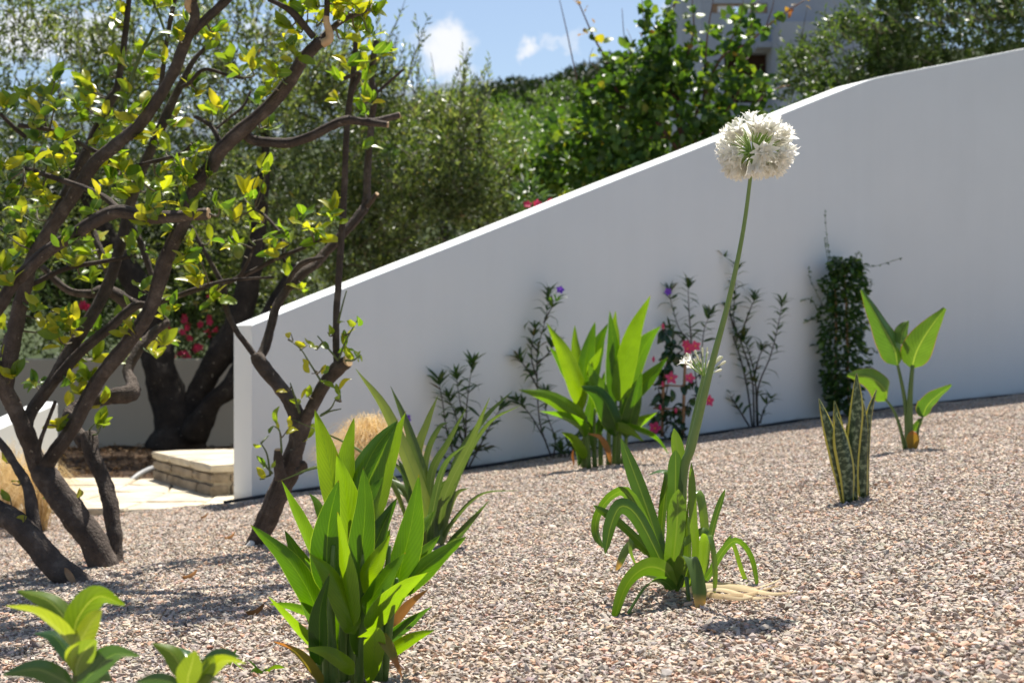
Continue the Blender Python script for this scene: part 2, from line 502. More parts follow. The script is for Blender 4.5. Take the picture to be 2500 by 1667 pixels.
M['shrub_leaf'] = leaf_mat('bright_shrub_leaf', [(0, (.10, .17, .018)), (.55, (.16, .23, .02)), (1, (.21, .27, .025))], (1.9, 1.75, .5), .46, .28, .6,
                           rib=((.25, .31, .09), .03), vein=60)
M['shrub_leaf_dark'] = leaf_mat('dark_shrub_leaf', [(0, (.03, .075, .022)), (1, (.045, .10, .03))], (2.0, 2.0, .7), .35, .22, .7, rib=((.10, .16, .06), .03))
M['stake'] = simple_mat('bamboo_stake', (.24, .13, .06), (.36, .22, .11), 20, .6)
M['strelitzia'] = leaf_mat('paddle_leaf', [(0, (.05, .12, .02)), (1, (.085, .165, .022))], (2.1, 1.95, .55), .44, .34, .5, rib=((.17, .25, .06), .03), edge=((.17, .10, .035), .025), vein=85)
M['strelitzia_stem'] = simple_mat('paddle_leaf_stem', (.075, .13, .035), (.13, .19, .055), 12, .45)
# banded sword leaf with yellow margins
m, n, l, out = new_mat('banded_leaf')
uvn = n.new('ShaderNodeUVMap'); sx = n.new('ShaderNodeSeparateXYZ'); l.new(uvn.outputs[0], sx.inputs[0])
mp = n.new('ShaderNodeMapping'); mp.inputs['Scale'].default_value = (3.5, 24, 1); l.new(uvn.outputs[0], mp.inputs[0])
oi = n.new('ShaderNodeObjectInfo')
cmb = n.new('ShaderNodeCombineXYZ'); l.new(oi.outputs['Random'], cmb.inputs[2])
va = n.new('ShaderNodeVectorMath'); va.operation = 'ADD'; l.new(mp.outputs[0], va.inputs[0])
sc10 = n.new('ShaderNodeVectorMath'); sc10.operation = 'SCALE'; sc10.inputs['Scale'].default_value = 40; l.new(cmb.outputs[0], sc10.inputs[0])
l.new(sc10.outputs[0], va.inputs[1])
t = noise_node(n, l, 1.0, 4, vec=va.outputs[0])
r = ramp(n, [(.36, (.018, .042, .018)), (.50, (.05, .085, .035)), (.62, (.24, .30, .17))]); l.new(t.outputs['Fac'], r.inputs[0])
ab = n.new('ShaderNodeMath'); ab.operation = 'SUBTRACT'; ab.inputs[1].default_value = .5; l.new(sx.outputs[0], ab.inputs[0])
ab2 = n.new('ShaderNodeMath'); ab2.operation = 'ABSOLUTE'; l.new(ab.outputs[0], ab2.inputs[0])
gt = n.new('ShaderNodeMath'); gt.operation = 'GREATER_THAN'; gt.inputs[1].default_value = .37; l.new(ab2.outputs[0], gt.inputs[0])
mx = n.new('ShaderNodeMix'); mx.data_type = 'RGBA'; l.new(gt.outputs[0], mx.inputs['Factor']); l.new(r.outputs[0], mx.inputs['A']); mx.inputs['B'].default_value = (.58, .52, .09, 1)
b = n.new('ShaderNodeBsdfPrincipled'); b.inputs['Roughness'].default_value = .38; l.new(mx.outputs['Result'], b.inputs['Base Color'])
tr = n.new('ShaderNodeBsdfTranslucent'); l.new(mx.outputs['Result'], tr.inputs['Color'])
ms = n.new('ShaderNodeMixShader'); ms.inputs[0].default_value = .25; l.new(b.outputs[0], ms.inputs[1]); l.new(tr.outputs[0], ms.inputs[2]); l.new(ms.outputs[0], out.inputs[0])
M['banded'] = m

M['olive'] = leaf_mat('olive_leaf', [(0, (.024, .042, .012)), (.4, (.082, .115, .036)), (.75, (.18, .22, .09)), (.95, (.27, .30, .18)), (1, (.18, .11, .045))], (1.8, 1.9, .55), .38, .42, .55, by='attr')
M['shade_dark_leaf'] = leaf_mat('shade_darkened_leaf', [(0, (.012, .024, .008)), (.6, (.028, .048, .014)), (1, (.055, .075, .026))], (1.5, 1.6, .5), .25, .5, .3, by='attr')  # leaf colour darkened to carry the deep shade behind the lemon trunks
M['olive_green'] = leaf_mat('green_olive_leaf', [(0, (.028, .055, .016)), (.5, (.06, .10, .028)), (.9, (.11, .16, .05)), (1, (.17, .20, .09))], (1.8, 1.9, .5), .38, .40, .5, by='attr')
M['olive_far'] = leaf_mat('far_tree_leaf', [(0, (.035, .075, .016)), (.6, (.09, .165, .035)), (1, (.17, .24, .07))], (1.8, 1.9, .5), .42, .35, .5, by='attr')
M['round_leaf'] = leaf_mat('round_leaf', [(0, (.035, .085, .018)), (.6, (.07, .14, .024)), (.95, (.14, .21, .025)), (1, (.30, .27, .03))], (2.1, 2.0, .6), .42, .42, .45)
M['round_leaf_mass'] = leaf_mat('round_leaf_mass', [(0, (.03, .075, .016)), (.7, (.07, .14, .024)), (.97, (.14, .20, .025)), (1, (.24, .22, .04))], (2.1, 2.0, .6), .40, .42, .45, by='attr')
M['russet_leaf'] = leaf_mat('russet_leaf', [(0, (.30, .22, .03)), (.6, (.38, .24, .05)), (1, (.36, .13, .06))], (1.4, 1.2, .6), .4, .4, .4)
M['reddish_twig'] = simple_mat('reddish_twig', (.09, .045, .035), (.18, .09, .065), 25, .6)
M['hill_leaf'] = leaf_mat('hillside_leaf', [(0, (.012, .026, .010)), (.6, (.024, .042, .015)), (1, (.042, .06, .024))], (1.5, 1.5, .6), .2, .6, .15, by='attr')
M['oleander'] = leaf_mat('oleander_leaf', [(0, (.035, .075, .02)), (1, (.08, .14, .045))], (1.8, 1.8, .6), .32, .3, .5, by='attr')
M['golden_grass'] = leaf_mat('feathery_straw', [(0, (.52, .36, .17)), (.6, (.68, .52, .28)), (1, (.78, .66, .42))], (1.1, 1.0, .75), .4, .5, .3, by='attr')
M['soil'] = simple_mat('dark_soil', (.045, .030, .020), (.13, .085, .055), 9, .95, .8, 40, spec=.1, bdist=.04)
M['terrain'] = simple_mat('dry_ground', (.09, .085, .04), (.20, .16, .09), .4, .95, .5, 3, spec=.1, bdist=.2)
M['hill'] = simple_mat('hill_scrub', (.030, .045, .018), (.07, .085, .035), .09, .95, .6, .4, spec=.1, bdist=1.5)
M['mountain'] = simple_mat('haze_blue_mountain', (.10, .13, .16), (.15, .18, .21), .01, .95, spec=.1)  # blue of distance haze is put into the rock colour
M['limestone'] = simple_mat('limestone', (.42, .355, .255), (.60, .53, .41), 7, .9, .7, 45, spec=.15, bdist=.01)
M['stone_grey'] = simple_mat('weathered_stone', (.17, .135, .095), (.36, .295, .215), 8, .95, .9, 30, spec=.1, bdist=.014)
M['mortar'] = simple_mat('mortar', (.30, .25, .18), (.42, .36, .27), 20, .95, .5, 80, spec=.1)
M['pipe'] = simple_mat('black_pipe', (.010, .011, .013), (.018, .019, .022), 12, .45, spec=.5)
M['hose'] = simple_mat('grey_conduit', (.25, .25, .24), (.34, .34, .33), 12, .5, spec=.4)
M['white_paint'] = simple_mat('white_paint', (.72, .71, .68), (.80, .79, .77), 14, .7)
M['concrete'] = simple_mat('concrete', (.33, .365, .44), (.42, .46, .54), 1.2, .9, .3, 12, spec=.1)
M['rust_frame'] = simple_mat('timber_frame', (.30, .19, .12), (.38, .26, .18), 6, .7)
M['dark_inside'] = simple_mat('dark_opening_fill', (.035, .018, .011), (.055, .028, .018), 4, .9)
m, n, l, out = new_mat('window_pane')
b = n.new('ShaderNodeBsdfPrincipled'); b.inputs['Base Color'].default_value = (.88, .90, .93, 1); b.inputs['Roughness'].default_value = .15
l.new(b.outputs[0], out.inputs[0]); M['pane'] = m

# painted plaster: faint roller texture, trowel waves, splash dirt near the ground
def plaster(name, base=(.805, .82, .80), z_ref=None):
    m, n, l, out = new_mat(name)
    b = n.new('ShaderNodeBsdfPrincipled'); b.inputs['Roughness'].default_value = .75; b.inputs['Specular IOR Level'].default_value = .25
    t = noise_node(n, l, 1.3, 5)
    r = ramp(n, [(.3, tuple(c * .955 for c in base)), (.7, base)]); l.new(t.outputs['Fac'], r.inputs[0])
    colr = r.outputs[0]
    tcs = n.new('ShaderNodeTexCoord'); mps = n.new('ShaderNodeMapping'); mps.inputs['Scale'].default_value = (7, .55, 1); l.new(tcs.outputs['UV'], mps.inputs[0])
    ts = noise_node(n, l, 1.0, 5, vec=mps.outputs[0]); rs = ramp(n, [(.35, (.93, .93, .92)), (.6, (1, 1, 1))]); l.new(ts.outputs['Fac'], rs.inputs[0])
    mst = n.new('ShaderNodeMix'); mst.data_type = 'RGBA'; mst.blend_type = 'MULTIPLY'; mst.inputs['Factor'].default_value = .22
    l.new(colr, mst.inputs['A']); l.new(rs.outputs[0], mst.inputs['B']); colr = mst.outputs['Result']
    tc = n.new('ShaderNodeTexCoord'); sp = n.new('ShaderNodeSeparateXYZ'); l.new(tc.outputs['UV'], sp.inputs[0])
    t5 = noise_node(n, l, 9, 6)
    ad = n.new('ShaderNodeMath'); ad.operation = 'MULTIPLY_ADD'; ad.inputs[1].default_value = -.10; l.new(t5.outputs['Fac'], ad.inputs[0]); l.new(sp.outputs[1], ad.inputs[2])
    mr = n.new('ShaderNodeMapRange'); mr.inputs['From Min'].default_value = -.01; mr.inputs['From Max'].default_value = -.055; mr.inputs['To Max'].default_value = .55
    l.new(ad.outputs[0], mr.inputs['Value'])
    mx = n.new('ShaderNodeMix'); mx.data_type = 'RGBA'; l.new(mr.outputs[0], mx.inputs['Factor']); l.new(colr, mx.inputs['A']); mx.inputs['B'].default_value = (.40, .36, .31, 1)
    l.new(mx.outputs['Result'], b.inputs['Base Color'])
    t2 = noise_node(n, l, 160, 4); t3 = noise_node(n, l, 3.0, 2)
    bp = n.new('ShaderNodeBump'); bp.inputs['Strength'].default_value = .25; bp.inputs['Distance'].default_value = .002; l.new(t2.outputs['Fac'], bp.inputs['Height'])
    bp2 = n.new('ShaderNodeBump'); bp2.inputs['Strength'].default_value = .2; bp2.inputs['Distance'].default_value = .015; l.new(t3.outputs['Fac'], bp2.inputs['Height']); l.new(bp.outputs[0], bp2.inputs['Normal'])
    l.new(bp2.outputs[0], b.inputs['Normal'])
    l.new(b.outputs[0], out.inputs[0])
    return m
M['plaster'] = plaster('white_plaster')
M['plaster_low'] = plaster('shade_darkened_plaster', (.50, .43, .33))  # off-white wall, base darkened so the tree shade sits in its colour

# gravel: bed between the stones, and the stones themselves (colour stored per stone)
m, n, l, out = new_mat('gravel_bed')
b = n.new('ShaderNodeBsdfPrincipled'); b.inputs['Roughness'].default_value = .9; b.inputs['Specular IOR Level'].default_value = .15
tc = n.new('ShaderNodeTexCoord'); vo = n.new('ShaderNodeTexVoronoi'); vo.inputs['Scale'].default_value = 75; l.new(tc.outputs['Object'], vo.inputs['Vector'])
sp = n.new('ShaderNodeSeparateColor'); l.new(vo.outputs['Color'], sp.inputs[0])
r = ramp(n, [(0, (.13, .125, .12)), (.3, (.26, .24, .22)), (.6, (.36, .30, .24)), (.85, (.36, .24, .17)), (1, (.48, .44, .39))]); l.new(sp.outputs[0], r.inputs[0])
l.new(r.outputs[0], b.inputs['Base Color'])
bp = n.new('ShaderNodeBump'); bp.inputs['Strength'].default_value = 1; bp.inputs['Distance'].default_value = .01; bp.invert = True
l.new(vo.outputs['Distance'], bp.inputs['Height']); l.new(bp.outputs[0], b.inputs['Normal']); l.new(b.outputs[0], out.inputs[0])
M['gravel_bed'] = m
m, n, l, out = new_mat('gravel_stone')
b = n.new('ShaderNodeBsdfPrincipled'); b.inputs['Roughness'].default_value = .82; b.inputs['Specular IOR Level'].default_value = .2
at = n.new('ShaderNodeAttribute'); at.attribute_type = 'INSTANCER'; at.attribute_name = 'stone_color'
t = noise_node(n, l, 2.2, 4)
rr = ramp(n, [(.3, (.78, .78, .78)), (.7, (1.12, 1.1, 1.08))]); l.new(t.outputs['Fac'], rr.inputs[0])
mm = n.new('ShaderNodeMix'); mm.data_type = 'RGBA'; mm.blend_type = 'MULTIPLY'; mm.inputs['Factor'].default_value = 1
l.new(at.outputs['Color'], mm.inputs['A']); l.new(rr.outputs[0], mm.inputs['B']); l.new(mm.outputs['Result'], b.inputs['Base Color'])
l.new(b.outputs[0], out.inputs[0])
M['gravel_stone'] = m

# ------------------------------------------------------------------ leaf clouds (numpy)
def unit(a):
    return a / np.maximum(np.linalg.norm(a, axis=1, keepdims=True), 1e-9)

def leaf_cloud(pos, dirs, L, W, rng, droop=0.0, shape='diamond'):
    """one bent leaf face per point: verts, faces, tint"""
    n = len(pos)
    d = unit(dirs)
    rnd = unit(rng.normal(size=(n, 3)) + np.array([0, 0, .8]))
    s = unit(np.cross(d, rnd)); nn = np.cross(s, d)
    L = np.asarray(L).reshape(-1, 1) * np.ones((n, 1)); W = np.asarray(W).reshape(-1, 1) * np.ones((n, 1))
    bend = nn * (L * rng.uniform(-.12, .12, (n, 1)))
    if shape == 'diamond':
        v = np.stack([pos, pos + d * L * .45 + s * W * .5 + bend, pos + d * L - bend, pos + d * L * .45 - s * W * .5 + bend], axis=1)
        f = np.arange(n * 4).reshape(n, 4)
        k = 4
    else:   # broad leaf of two triangles pairs with a fold along the rib
        up = nn * W * .18
        v = np.stack([pos, pos + d * L * .28 + s * W * .46 + up, pos + d * L * .68 + s * W * .42 + up, pos + d * L + bend,
                      pos + d * L * .68 - s * W * .42 + up, pos + d * L * .28 - s * W * .46 + up], axis=1)
        b6 = np.arange(n) * 6
        f = np.concatenate([np.stack([b6, b6 + 1, b6 + 2, b6 + 3], 1), np.stack([b6, b6 + 3, b6 + 4, b6 + 5], 1)])
        k = 6
    tint = np.repeat(rng.random(n), k)
    return v.reshape(-1, 3), f, tint

def blob_points(blobs, rng, shell=.45):
    """random points in a union of ellipsoids: (cx,cy,cz, rx,ry,rz, count); more points toward the outside"""
    out, nrm = [], []
    for (cx, cy, cz, rx, ry, rz, k) in blobs:
        k = int(k)
        d = unit(rng.normal(size=(k, 3)))
        r = shell + (1 - shell) * rng.random((k, 1)) ** .6
        r = np.where(rng.random((k, 1)) < .25, rng.random((k, 1)) ** .5, r)
        out.append(np.array([cx, cy, cz]) + d * r * np.array([rx, ry, rz])); nrm.append(d)
    return np.concatenate(out), np.concatenate(nrm)

def sprigs(pts, nrm, rng, per, twig_len, L, W, up=.5):
    """leafy sprigs grown from points: leaves in pairs along a short twig"""
    n = len(pts)
    axis = unit(nrm * .7 + rng.normal(size=(n, 3)) * .7 + np.array([0, 0, up]))
    ps, ds = [], []
    for k in range(per):
        t = (k + .5) / per
        side = unit(rng.normal(size=(n, 3)))
        ps.append(pts + axis * twig_len * t + rng.normal(size=(n, 3)) * .006)
        ds.append(axis * .75 + side * .8)
    p = np.concatenate(ps); d = np.concatenate(ds)
    m_ = len(p)
    return leaf_cloud(p, d, L * rng.uniform(.65, 1.2, m_), W * rng.uniform(.75, 1.2, m_), rng)
# ================================================================== the setting
U = Vector((0.8212, 0.5707, 0)).normalized()       # direction of the long wall
V = Vector((-U.y, U.x, 0))                         # away from the garden
L0 = Vector((-1.48, 8.0, 0))
K_BEND = 5.24
U2 = Vector((0.95, 0.30, 0)).normalized()
BEND = L0 + U * K_BEND

def in_gravel(x, y):
    s = (x - L0.x) * U.y - (y - L0.y) * U.x          # > 0 on the garden side of the wall
    s2 = (x - BEND.x) * U2.y - (y - BEND.y) * U2.x
    if x > BEND.x - .3:
        return s2 > 0.05 and s > 0.02
    if x < L0.x - 0.1:
        lim = 7.93 if x > -2.62 else 7.93 - min(.9, (-2.62 - x) * 1.6)
        return y < lim + .04 * math.sin(x * 9)
    return s > 0.05

# terrain out to the horizon
g = []
tv, tf = [], []
N = 40
for i in range(N + 1):
    for j in range(N + 1):
        a = (i / N - .5) * 2; bb = (j / N - .5) * 2
        x = math.copysign(abs(a) ** 2.5, a) * 3000; y = math.copysign(abs(bb) ** 2.5, bb) * 3000 + 10
        tv.append((x, y, -0.62))
for i in range(N):
    for j in range(N):
        q = i * (N + 1) + j
        tf.append([q, q + N + 1, q + N + 2, q + 1])
tag(mobj('terrain', tv, tf, M['terrain']), kind='structure')

# gravel bed (the sheet under the stones)
step = .06
nx_, ny_ = int(13 / step), int(17 / step)
gx = np.linspace(-6, 7, nx_); gy = np.linspace(-3, 14, ny_)
gv = np.zeros((nx_, ny_, 3))
for i, x in enumerate(gx):
    for j, y in enumerate(gy):
        z = ground(x, y) - .009
        s = (x - L0.x) * U.y - (y - L0.y) * U.x
        if (x < L0.x - .02 and y > 8.0) or (x >= L0.x - .02 and s < -.12): z = min(z, -.44)
        if x < -2.7 and y > 7.2: z = min(z, -.44)
        gv[i, j] = (x, y, z)
idx = np.arange(nx_ * ny_).reshape(nx_, ny_)
gf = np.stack([idx[:-1, :-1].ravel(), idx[1:, :-1].ravel(), idx[1:, 1:].ravel(), idx[:-1, 1:].ravel()], 1)
tag(mobj('gravel_ground', gv.reshape(-1, 3), gf, M['gravel_bed']), kind='structure')

# the gravel stones
stone_coll = bpy.data.collections.new('gravel_stones')
for k in range(10):
    rnd = random.Random(100 + k)
    bm = bmesh.new()                                 # crushed stone: the hull of a few random corners
    ax = (rnd.uniform(.9, 1.45), rnd.uniform(.65, 1.05), rnd.uniform(.34, .58))
    for _ in range(rnd.randint(9, 12)):
        c = Vector((rnd.gauss(0, 1), rnd.gauss(0, 1), rnd.gauss(0, 1))).normalized() * rnd.uniform(.9, 1.1)
        bm.verts.new((c.x * ax[0], c.y * ax[1], c.z * ax[2]))
    bmesh.ops.convex_hull(bm, input=bm.verts[:])
    me = bpy.data.meshes.new('gravel_stone'); bm.to_mesh(me); bm.free(); me.materials.append(M['gravel_stone'])
    stone_coll.objects.link(bpy.data.objects.new('gravel_stone', me))
rng = np.random.default_rng(5)
SP = .0100
pts_l = []
for j in range(int((11.5 - 2.1) / SP)):
    y = 2.1 + j * SP
    hw = .372 * y + 1.0
    xs = np.arange(-min(hw, 3.6), min(hw, 5.6), SP)
    xs = xs + rng.uniform(-.5, .5, len(xs)) * SP
    pts_l.append(np.stack([xs, y + rng.uniform(-.5, .5, len(xs)) * SP], 1))
pts = np.concatenate(pts_l)
keep = np.fromiter((in_gravel(x, y) for x, y in pts), bool, len(pts))
pts = pts[keep]
npt = len(pts)
zz = np.fromiter((ground(x, y) for x, y in pts), float, npt)
scl = np.clip(rng.lognormal(math.log(.0062), .30, npt), .0033, .0125)
co = np.concatenate([pts, (zz + rng.uniform(-.004, .004, npt) + scl * .15)[:, None]], 1)
pal = np.array([(.25, .245, .24), (.34, .33, .32), (.44, .41, .375), (.52, .45, .37), (.46, .355, .265), (.50, .29, .185), (.42, .215, .14),
                (.60, .575, .54), (.13, .132, .14), (.30, .26, .22), (.19, .20, .215)])
pw = np.array([.17, .19, .16, .12, .09, .05, .02, .06, .05, .05, .04]); pw = pw / pw.sum()
# patches with more pink or more grey stone
drift = np.fromiter((noise.noise(Vector((x * 1.7, y * 1.7, 9.1))) for x, y in pts), float, npt)
ci = rng.choice(len(pal), npt, p=pw)
sw = rng.random(npt) < np.clip(drift * .35, 0, .3); ci[sw] = rng.choice([4, 5, 3], sw.sum())
sw = rng.random(npt) < np.clip(-drift * .35, 0, .3); ci[sw] = rng.choice([0, 1, 10], sw.sum())
pal = pal.mean(0) + (pal - pal.mean(0)) * .56
cc = np.clip(pal[ci] * rng.normal(1, .12, (npt, 1)) * rng.normal(1, .03, (npt, 3)) * np.array([1.225, 1.165, 1.075]), .03, .85)
me = bpy.data.meshes.new('gravel')
me.vertices.add(npt); me.vertices.foreach_set('co', co.astype(np.float32).ravel())
a_ = me.attributes.new('rot', 'FLOAT_VECTOR', 'POINT')
a_.data.foreach_set('vector', np.stack([rng.normal(0, .33, npt), rng.normal(0, .33, npt), rng.uniform(0, 6.28, npt)], 1).astype(np.float32).ravel())
a_ = me.attributes.new('scl', 'FLOAT_VECTOR', 'POINT')
a_.data.foreach_set('vector', np.repeat(scl, 3).astype(np.float32))
a_ = me.attributes.new('idx', 'INT', 'POINT'); a_.data.foreach_set('value', rng.integers(0, 10, npt).astype(np.int32))
a_ = me.attributes.new('stone_color', 'FLOAT_COLOR', 'POINT')
a_.data.foreach_set('color', np.concatenate([cc, np.ones((npt, 1))], 1).astype(np.float32).ravel())
gravel = link('gravel', me)
tag(gravel, 'loose beige, grey and pink gravel covering the garden bed', 'gravel', kind='stuff')
ng = bpy.data.node_groups.new('scatter_gravel', 'GeometryNodeTree')
ng.interface.new_socket('Geometry', in_out='INPUT', socket_type='NodeSocketGeometry')
ng.interface.new_socket('Geometry', in_out='OUTPUT', socket_type='NodeSocketGeometry')
gn = ng.nodes; gl = ng.links
gi = gn.new('NodeGroupInput'); go = gn.new('NodeGroupOutput')
ci_ = gn.new('GeometryNodeCollectionInfo'); ci_.inputs[0].default_value = stone_coll
ci_.inputs['Separate Children'].default_value = True; ci_.inputs['Reset Children'].default_value = True
iop = gn.new('GeometryNodeInstanceOnPoints'); iop.inputs['Pick Instance'].default_value = True
def named(name, typ):
    a = gn.new('GeometryNodeInputNamedAttribute'); a.data_type = typ; a.inputs['Name'].default_value = name
    return a.outputs['Attribute']
e2r = gn.new('FunctionNodeEulerToRotation')
gl.new(named('rot', 'FLOAT_VECTOR'), e2r.inputs[0]); gl.new(e2r.outputs[0], iop.inputs['Rotation'])
gl.new(named('scl', 'FLOAT_VECTOR'), iop.inputs['Scale']); gl.new(named('idx', 'INT'), iop.inputs['Instance Index'])
gl.new(gi.outputs[0], iop.inputs['Points']); gl.new(ci_.outputs[0], iop.inputs['Instance']); gl.new(iop.outputs[0], go.inputs[0])
md = gravel.modifiers.new('scatter', 'NODES'); md.node_group = ng
print('stones', npt)

# the long white wall
path = []
for k in np.linspace(0, K_BEND - .16, 12): path.append((L0 + U * k, k))
for t in np.linspace(0, 1, 12)[1:-1]:
    a = BEND - U * .16; c = BEND + U2 * .16
    p = a * (1 - t) ** 2 + BEND * 2 * t * (1 - t) + c * t * t
    path.append((p, K_BEND - .16 + .32 * t))
for k in np.linspace(.16, 4.6, 8): path.append((BEND + U2 * k, K_BEND + k))
def wall_top(k):
    s1, s2 = (2.662 - .695) / K_BEND, .225
    if k < K_BEND - .16: return .695 + s1 * k
    if k > K_BEND + .16: return 2.662 + s2 * (k - K_BEND)
    t = (k - K_BEND + .16) / .32
    z0 = 2.662 - s1 * .16; z2 = 2.662 + s2 * .16
    return z0 * (1 - t) ** 2 + 2.662 * 2 * t * (1 - t) + z2 * t * t
TH, CH = .25, .012
wv, wf, wuv = [], [], []
for i, (p, k) in enumerate(path):
    q0 = path[max(i - 1, 0)][0]; q1 = path[min(i + 1, len(path) - 1)][0]
    t = (q1 - q0).normalized(); vv = Vector((-t.y, t.x, 0))
    zt = wall_top(k) + .0025 * math.sin(k * 3.1); gz = plane_z(p.x, p.y)
    sec = [(0, gz - .4), (0, gz + .0), (0, gz + .15), (0, zt - CH), (CH * .3, zt - CH * .3), (CH, zt), (TH - CH, zt), (TH - CH * .3, zt - CH * .3), (TH, zt - CH), (TH, gz - .6)]
    for (o_, z) in sec:
        wv.append(p + vv * o_ + Vector((0, 0, z))); wuv.append((k, z - gz))
ns = 10
for i in range(len(path) - 1):
    for k in range(ns - 1):
        wf.append([i * ns + k, (i + 1) * ns + k, (i + 1) * ns + k + 1, i * ns + k + 1])
wf.append(list(range(ns))); wf.append([(len(path) - 1) * ns + k for k in reversed(range(ns))])
wall = mobj('garden_wall', wv, wf, M['plaster'], None, True, wuv)
wall.data.set_sharp_from_angle(angle=math.radians(28))
tag(wall, 'long white rendered garden wall rising to the right behind the plants', 'wall')

# drip pipe along the foot of the wall
pp = []
for k in np.linspace(-.18, K_BEND - .5, 14):
    q = L0 + U * k - V * (.035 + .012 * math.sin(k * 5))
    pp.append(Vector((q.x, q.y, ground(q.x, q.y) + .012)))
for k in np.linspace(.2, 2.5, 6):
    q = BEND + U2 * k - Vector((-U2.y, U2.x, 0)) * .045
    pp.append(Vector((q.x, q.y, ground(q.x, q.y) + .010)))
v, f, uv = tube(pp, [.0095] * len(pp), 8, 4)
tag(mobj('irrigation_pipe', v, f, M['pipe'], None, True, uv), 'thin black irrigation pipe along the foot of the white wall', 'pipe')

# soil bed left of the steps
sv, sf = [], []
nsx, nsy = 60, 44
for i in range(nsx + 1):
    for j in range(nsy + 1):
        x = -8 + 9.0 * i / nsx; y = 7.3 + 6.5 * j / nsy
        z = -.40 + .03 * noise.noise(Vector((x * 2.2, y * 2.2, 5))) + .018 * noise.noise(Vector((x * 7, y * 7, 5)))
        if y > 9.7: z += .035
        sv.append((x, y, z))
for i in range(nsx):
    for j in range(nsy):
        q = i * (nsy + 1) + j; sf.append([q, q + nsy + 1, q + nsy + 2, q + 1])
tag(mobj('soil', sv, sf, M['soil']), kind='structure')
# leaf litter on the soil
rng = np.random.default_rng(21)
k = 2600
lp = np.stack([rng.uniform(-4.6, -1.9, k), rng.uniform(9.7, 12.8, k), np.full(k, -.335)], 1)
lp[:, 2] += rng.uniform(-.03, .012, k)
v, f, tn = leaf_cloud(lp, rng.normal(size=(k, 3)) * np.array([1, 1, .25]), rng.uniform(.03, .06, k), .014, rng)
M['litter'] = leaf_mat('leaf_litter', [(0, (.06, .035, .02)), (.6, (.17, .10, .055)), (1, (.32, .22, .13))], (1, .9, .6), .15, .8, .1, by='attr')
tag(mobj('leaf_litter', v, f, M['litter'], None, False, None, tn), 'brown fallen leaves littering the shaded soil bed', 'leaf litter', kind='stuff')

# paving slabs
pav = bpy.data.objects.new('paved_path', None); col.objects.link(pav); pav.location = (-2.4, 8.6, -.35)
tag(pav, kind='structure')
v, f = box(-4.1, -1.42, 7.99, 9.72, -.47, -.362)
mobj('path_base', v, f, M['mortar'], pav, False)
rnd = random.Random(4)
xs = [-4.1, -3.55, -3.12, -2.62, -2.2, -1.78, -1.40]; ys = [7.97, 8.36, 8.83, 9.27, 9.73]
jit = {}
def cor(i, j):
    if (i, j) not in jit:
        e = .08 if 0 < j < len(ys) - 1 else .025
        jit[(i, j)] = (xs[i] + rnd.uniform(-.1, .1) * (0 if i in (0, len(xs) - 1) else 1), ys[j] + rnd.uniform(-e, e))
    return jit[(i, j)]
for i in range(len(xs) - 1):
    for j in range(len(ys) - 1):
        c = [cor(i, j), cor(i + 1, j), cor(i + 1, j + 1), cor(i, j + 1)]
        cx = sum(p[0] for p in c) / 4; cy = sum(p[1] for p in c) / 4
        bm = bmesh.new()
        zt = -.345 + rnd.uniform(-.004, .004)
        ring = []
        for a in range(4):
            p, q = Vector(c[a]), Vector(c[(a + 1) % 4])
            for t in (0.04, .35, .65, .96):
                w = p.lerp(q, t); w = w + (Vector((cx, cy)) - w).normalized() * (.003 + rnd.uniform(0, .007))
                ring.append(w)
        top = [bm.verts.new((w.x + (cx - w.x) * .03, w.y + (cy - w.y) * .03, zt + rnd.uniform(-.003, .003))) for w in ring]
        mid = [bm.verts.new((w.x, w.y, zt - .010)) for w in ring]
        bot = [bm.verts.new((w.x, w.y, zt - .05)) for w in ring]
        bm.faces.new(top)
        m_ = len(ring)
        for a in range(m_):
            b2 = (a + 1) % m_
            bm.faces.new([mid[a], mid[b2], top[b2], top[a]]); bm.faces.new([bot[a], bot[b2], mid[b2], mid[a]])
        me = bpy.data.meshes.new('paving_slab'); bm.to_mesh(me); bm.free(); me.materials.append(M['limestone'])
        link('paving_slab', me, pav)

# stone step behind the wall end
A0 = Vector((-1.84, 8.62, 0)); E = Vector((-.511, .86, 0)).normalized(); R_ = Vector((E.y, -E.x, 0))
stp = thing('stone_step', (-1.7, 9.0, -.36), 'low limestone step with stone courses beside the wall end', 'step')
def quadbox(o, ux, uy, sx, sy, z0, z1):
    o = Vector(o)
    b_ = [o, o + ux * sx, o + ux * sx + uy * sy, o + uy * sy]
    return [p + Vector((0, 0, z0)) for p in b_] + [p + Vector((0, 0, z1)) for p in b_], box(0, 1, 0, 1, 0, 1)[1]
v, f = quadbox(A0 + E * .02 + R_ * .02, R_, E, 1.9, 1.2, -.45, -.175)
mobj('core', v, f, M['mortar'], stp, False)
rnd = random.Random(12)
# left face (normal -R_) two courses, front face (normal -E) two courses
for (z0, h, lens_) in ((-.375, .098, [.27, .34, .30, .36]), (-.268, .058, [.38, .44, .42])):
    t = 0.0
    for q, ln in enumerate(lens_):
        ln = min(ln, 1.23 - t)
        if ln < .06: break
        o = A0 + E * (t + .0035) - R_ * rnd.uniform(.004, .016) + Vector((0, 0, z0))
        v, f = rough_block(o, R_, E, .12, ln - .007, h - .004 + rnd.uniform(-.003, .003), 30 + q + int(h * 1000), .004, .010)
        mobj('stone', v, f, M['stone_grey'], stp, False); t += ln
    t = .12
    for q in range(4):
        ln = rnd.uniform(.2, .33)
        o = A0 + R_ * (t + .0035) - E * rnd.uniform(.004, .016) + Vector((0, 0, z0))
        v, f = rough_block(o, R_, E, ln - .007, .12, h - .004, 60 + q + int(h * 1000), .004, .010)
        mobj('stone', v, f, M['stone_grey'], stp, False); t += ln
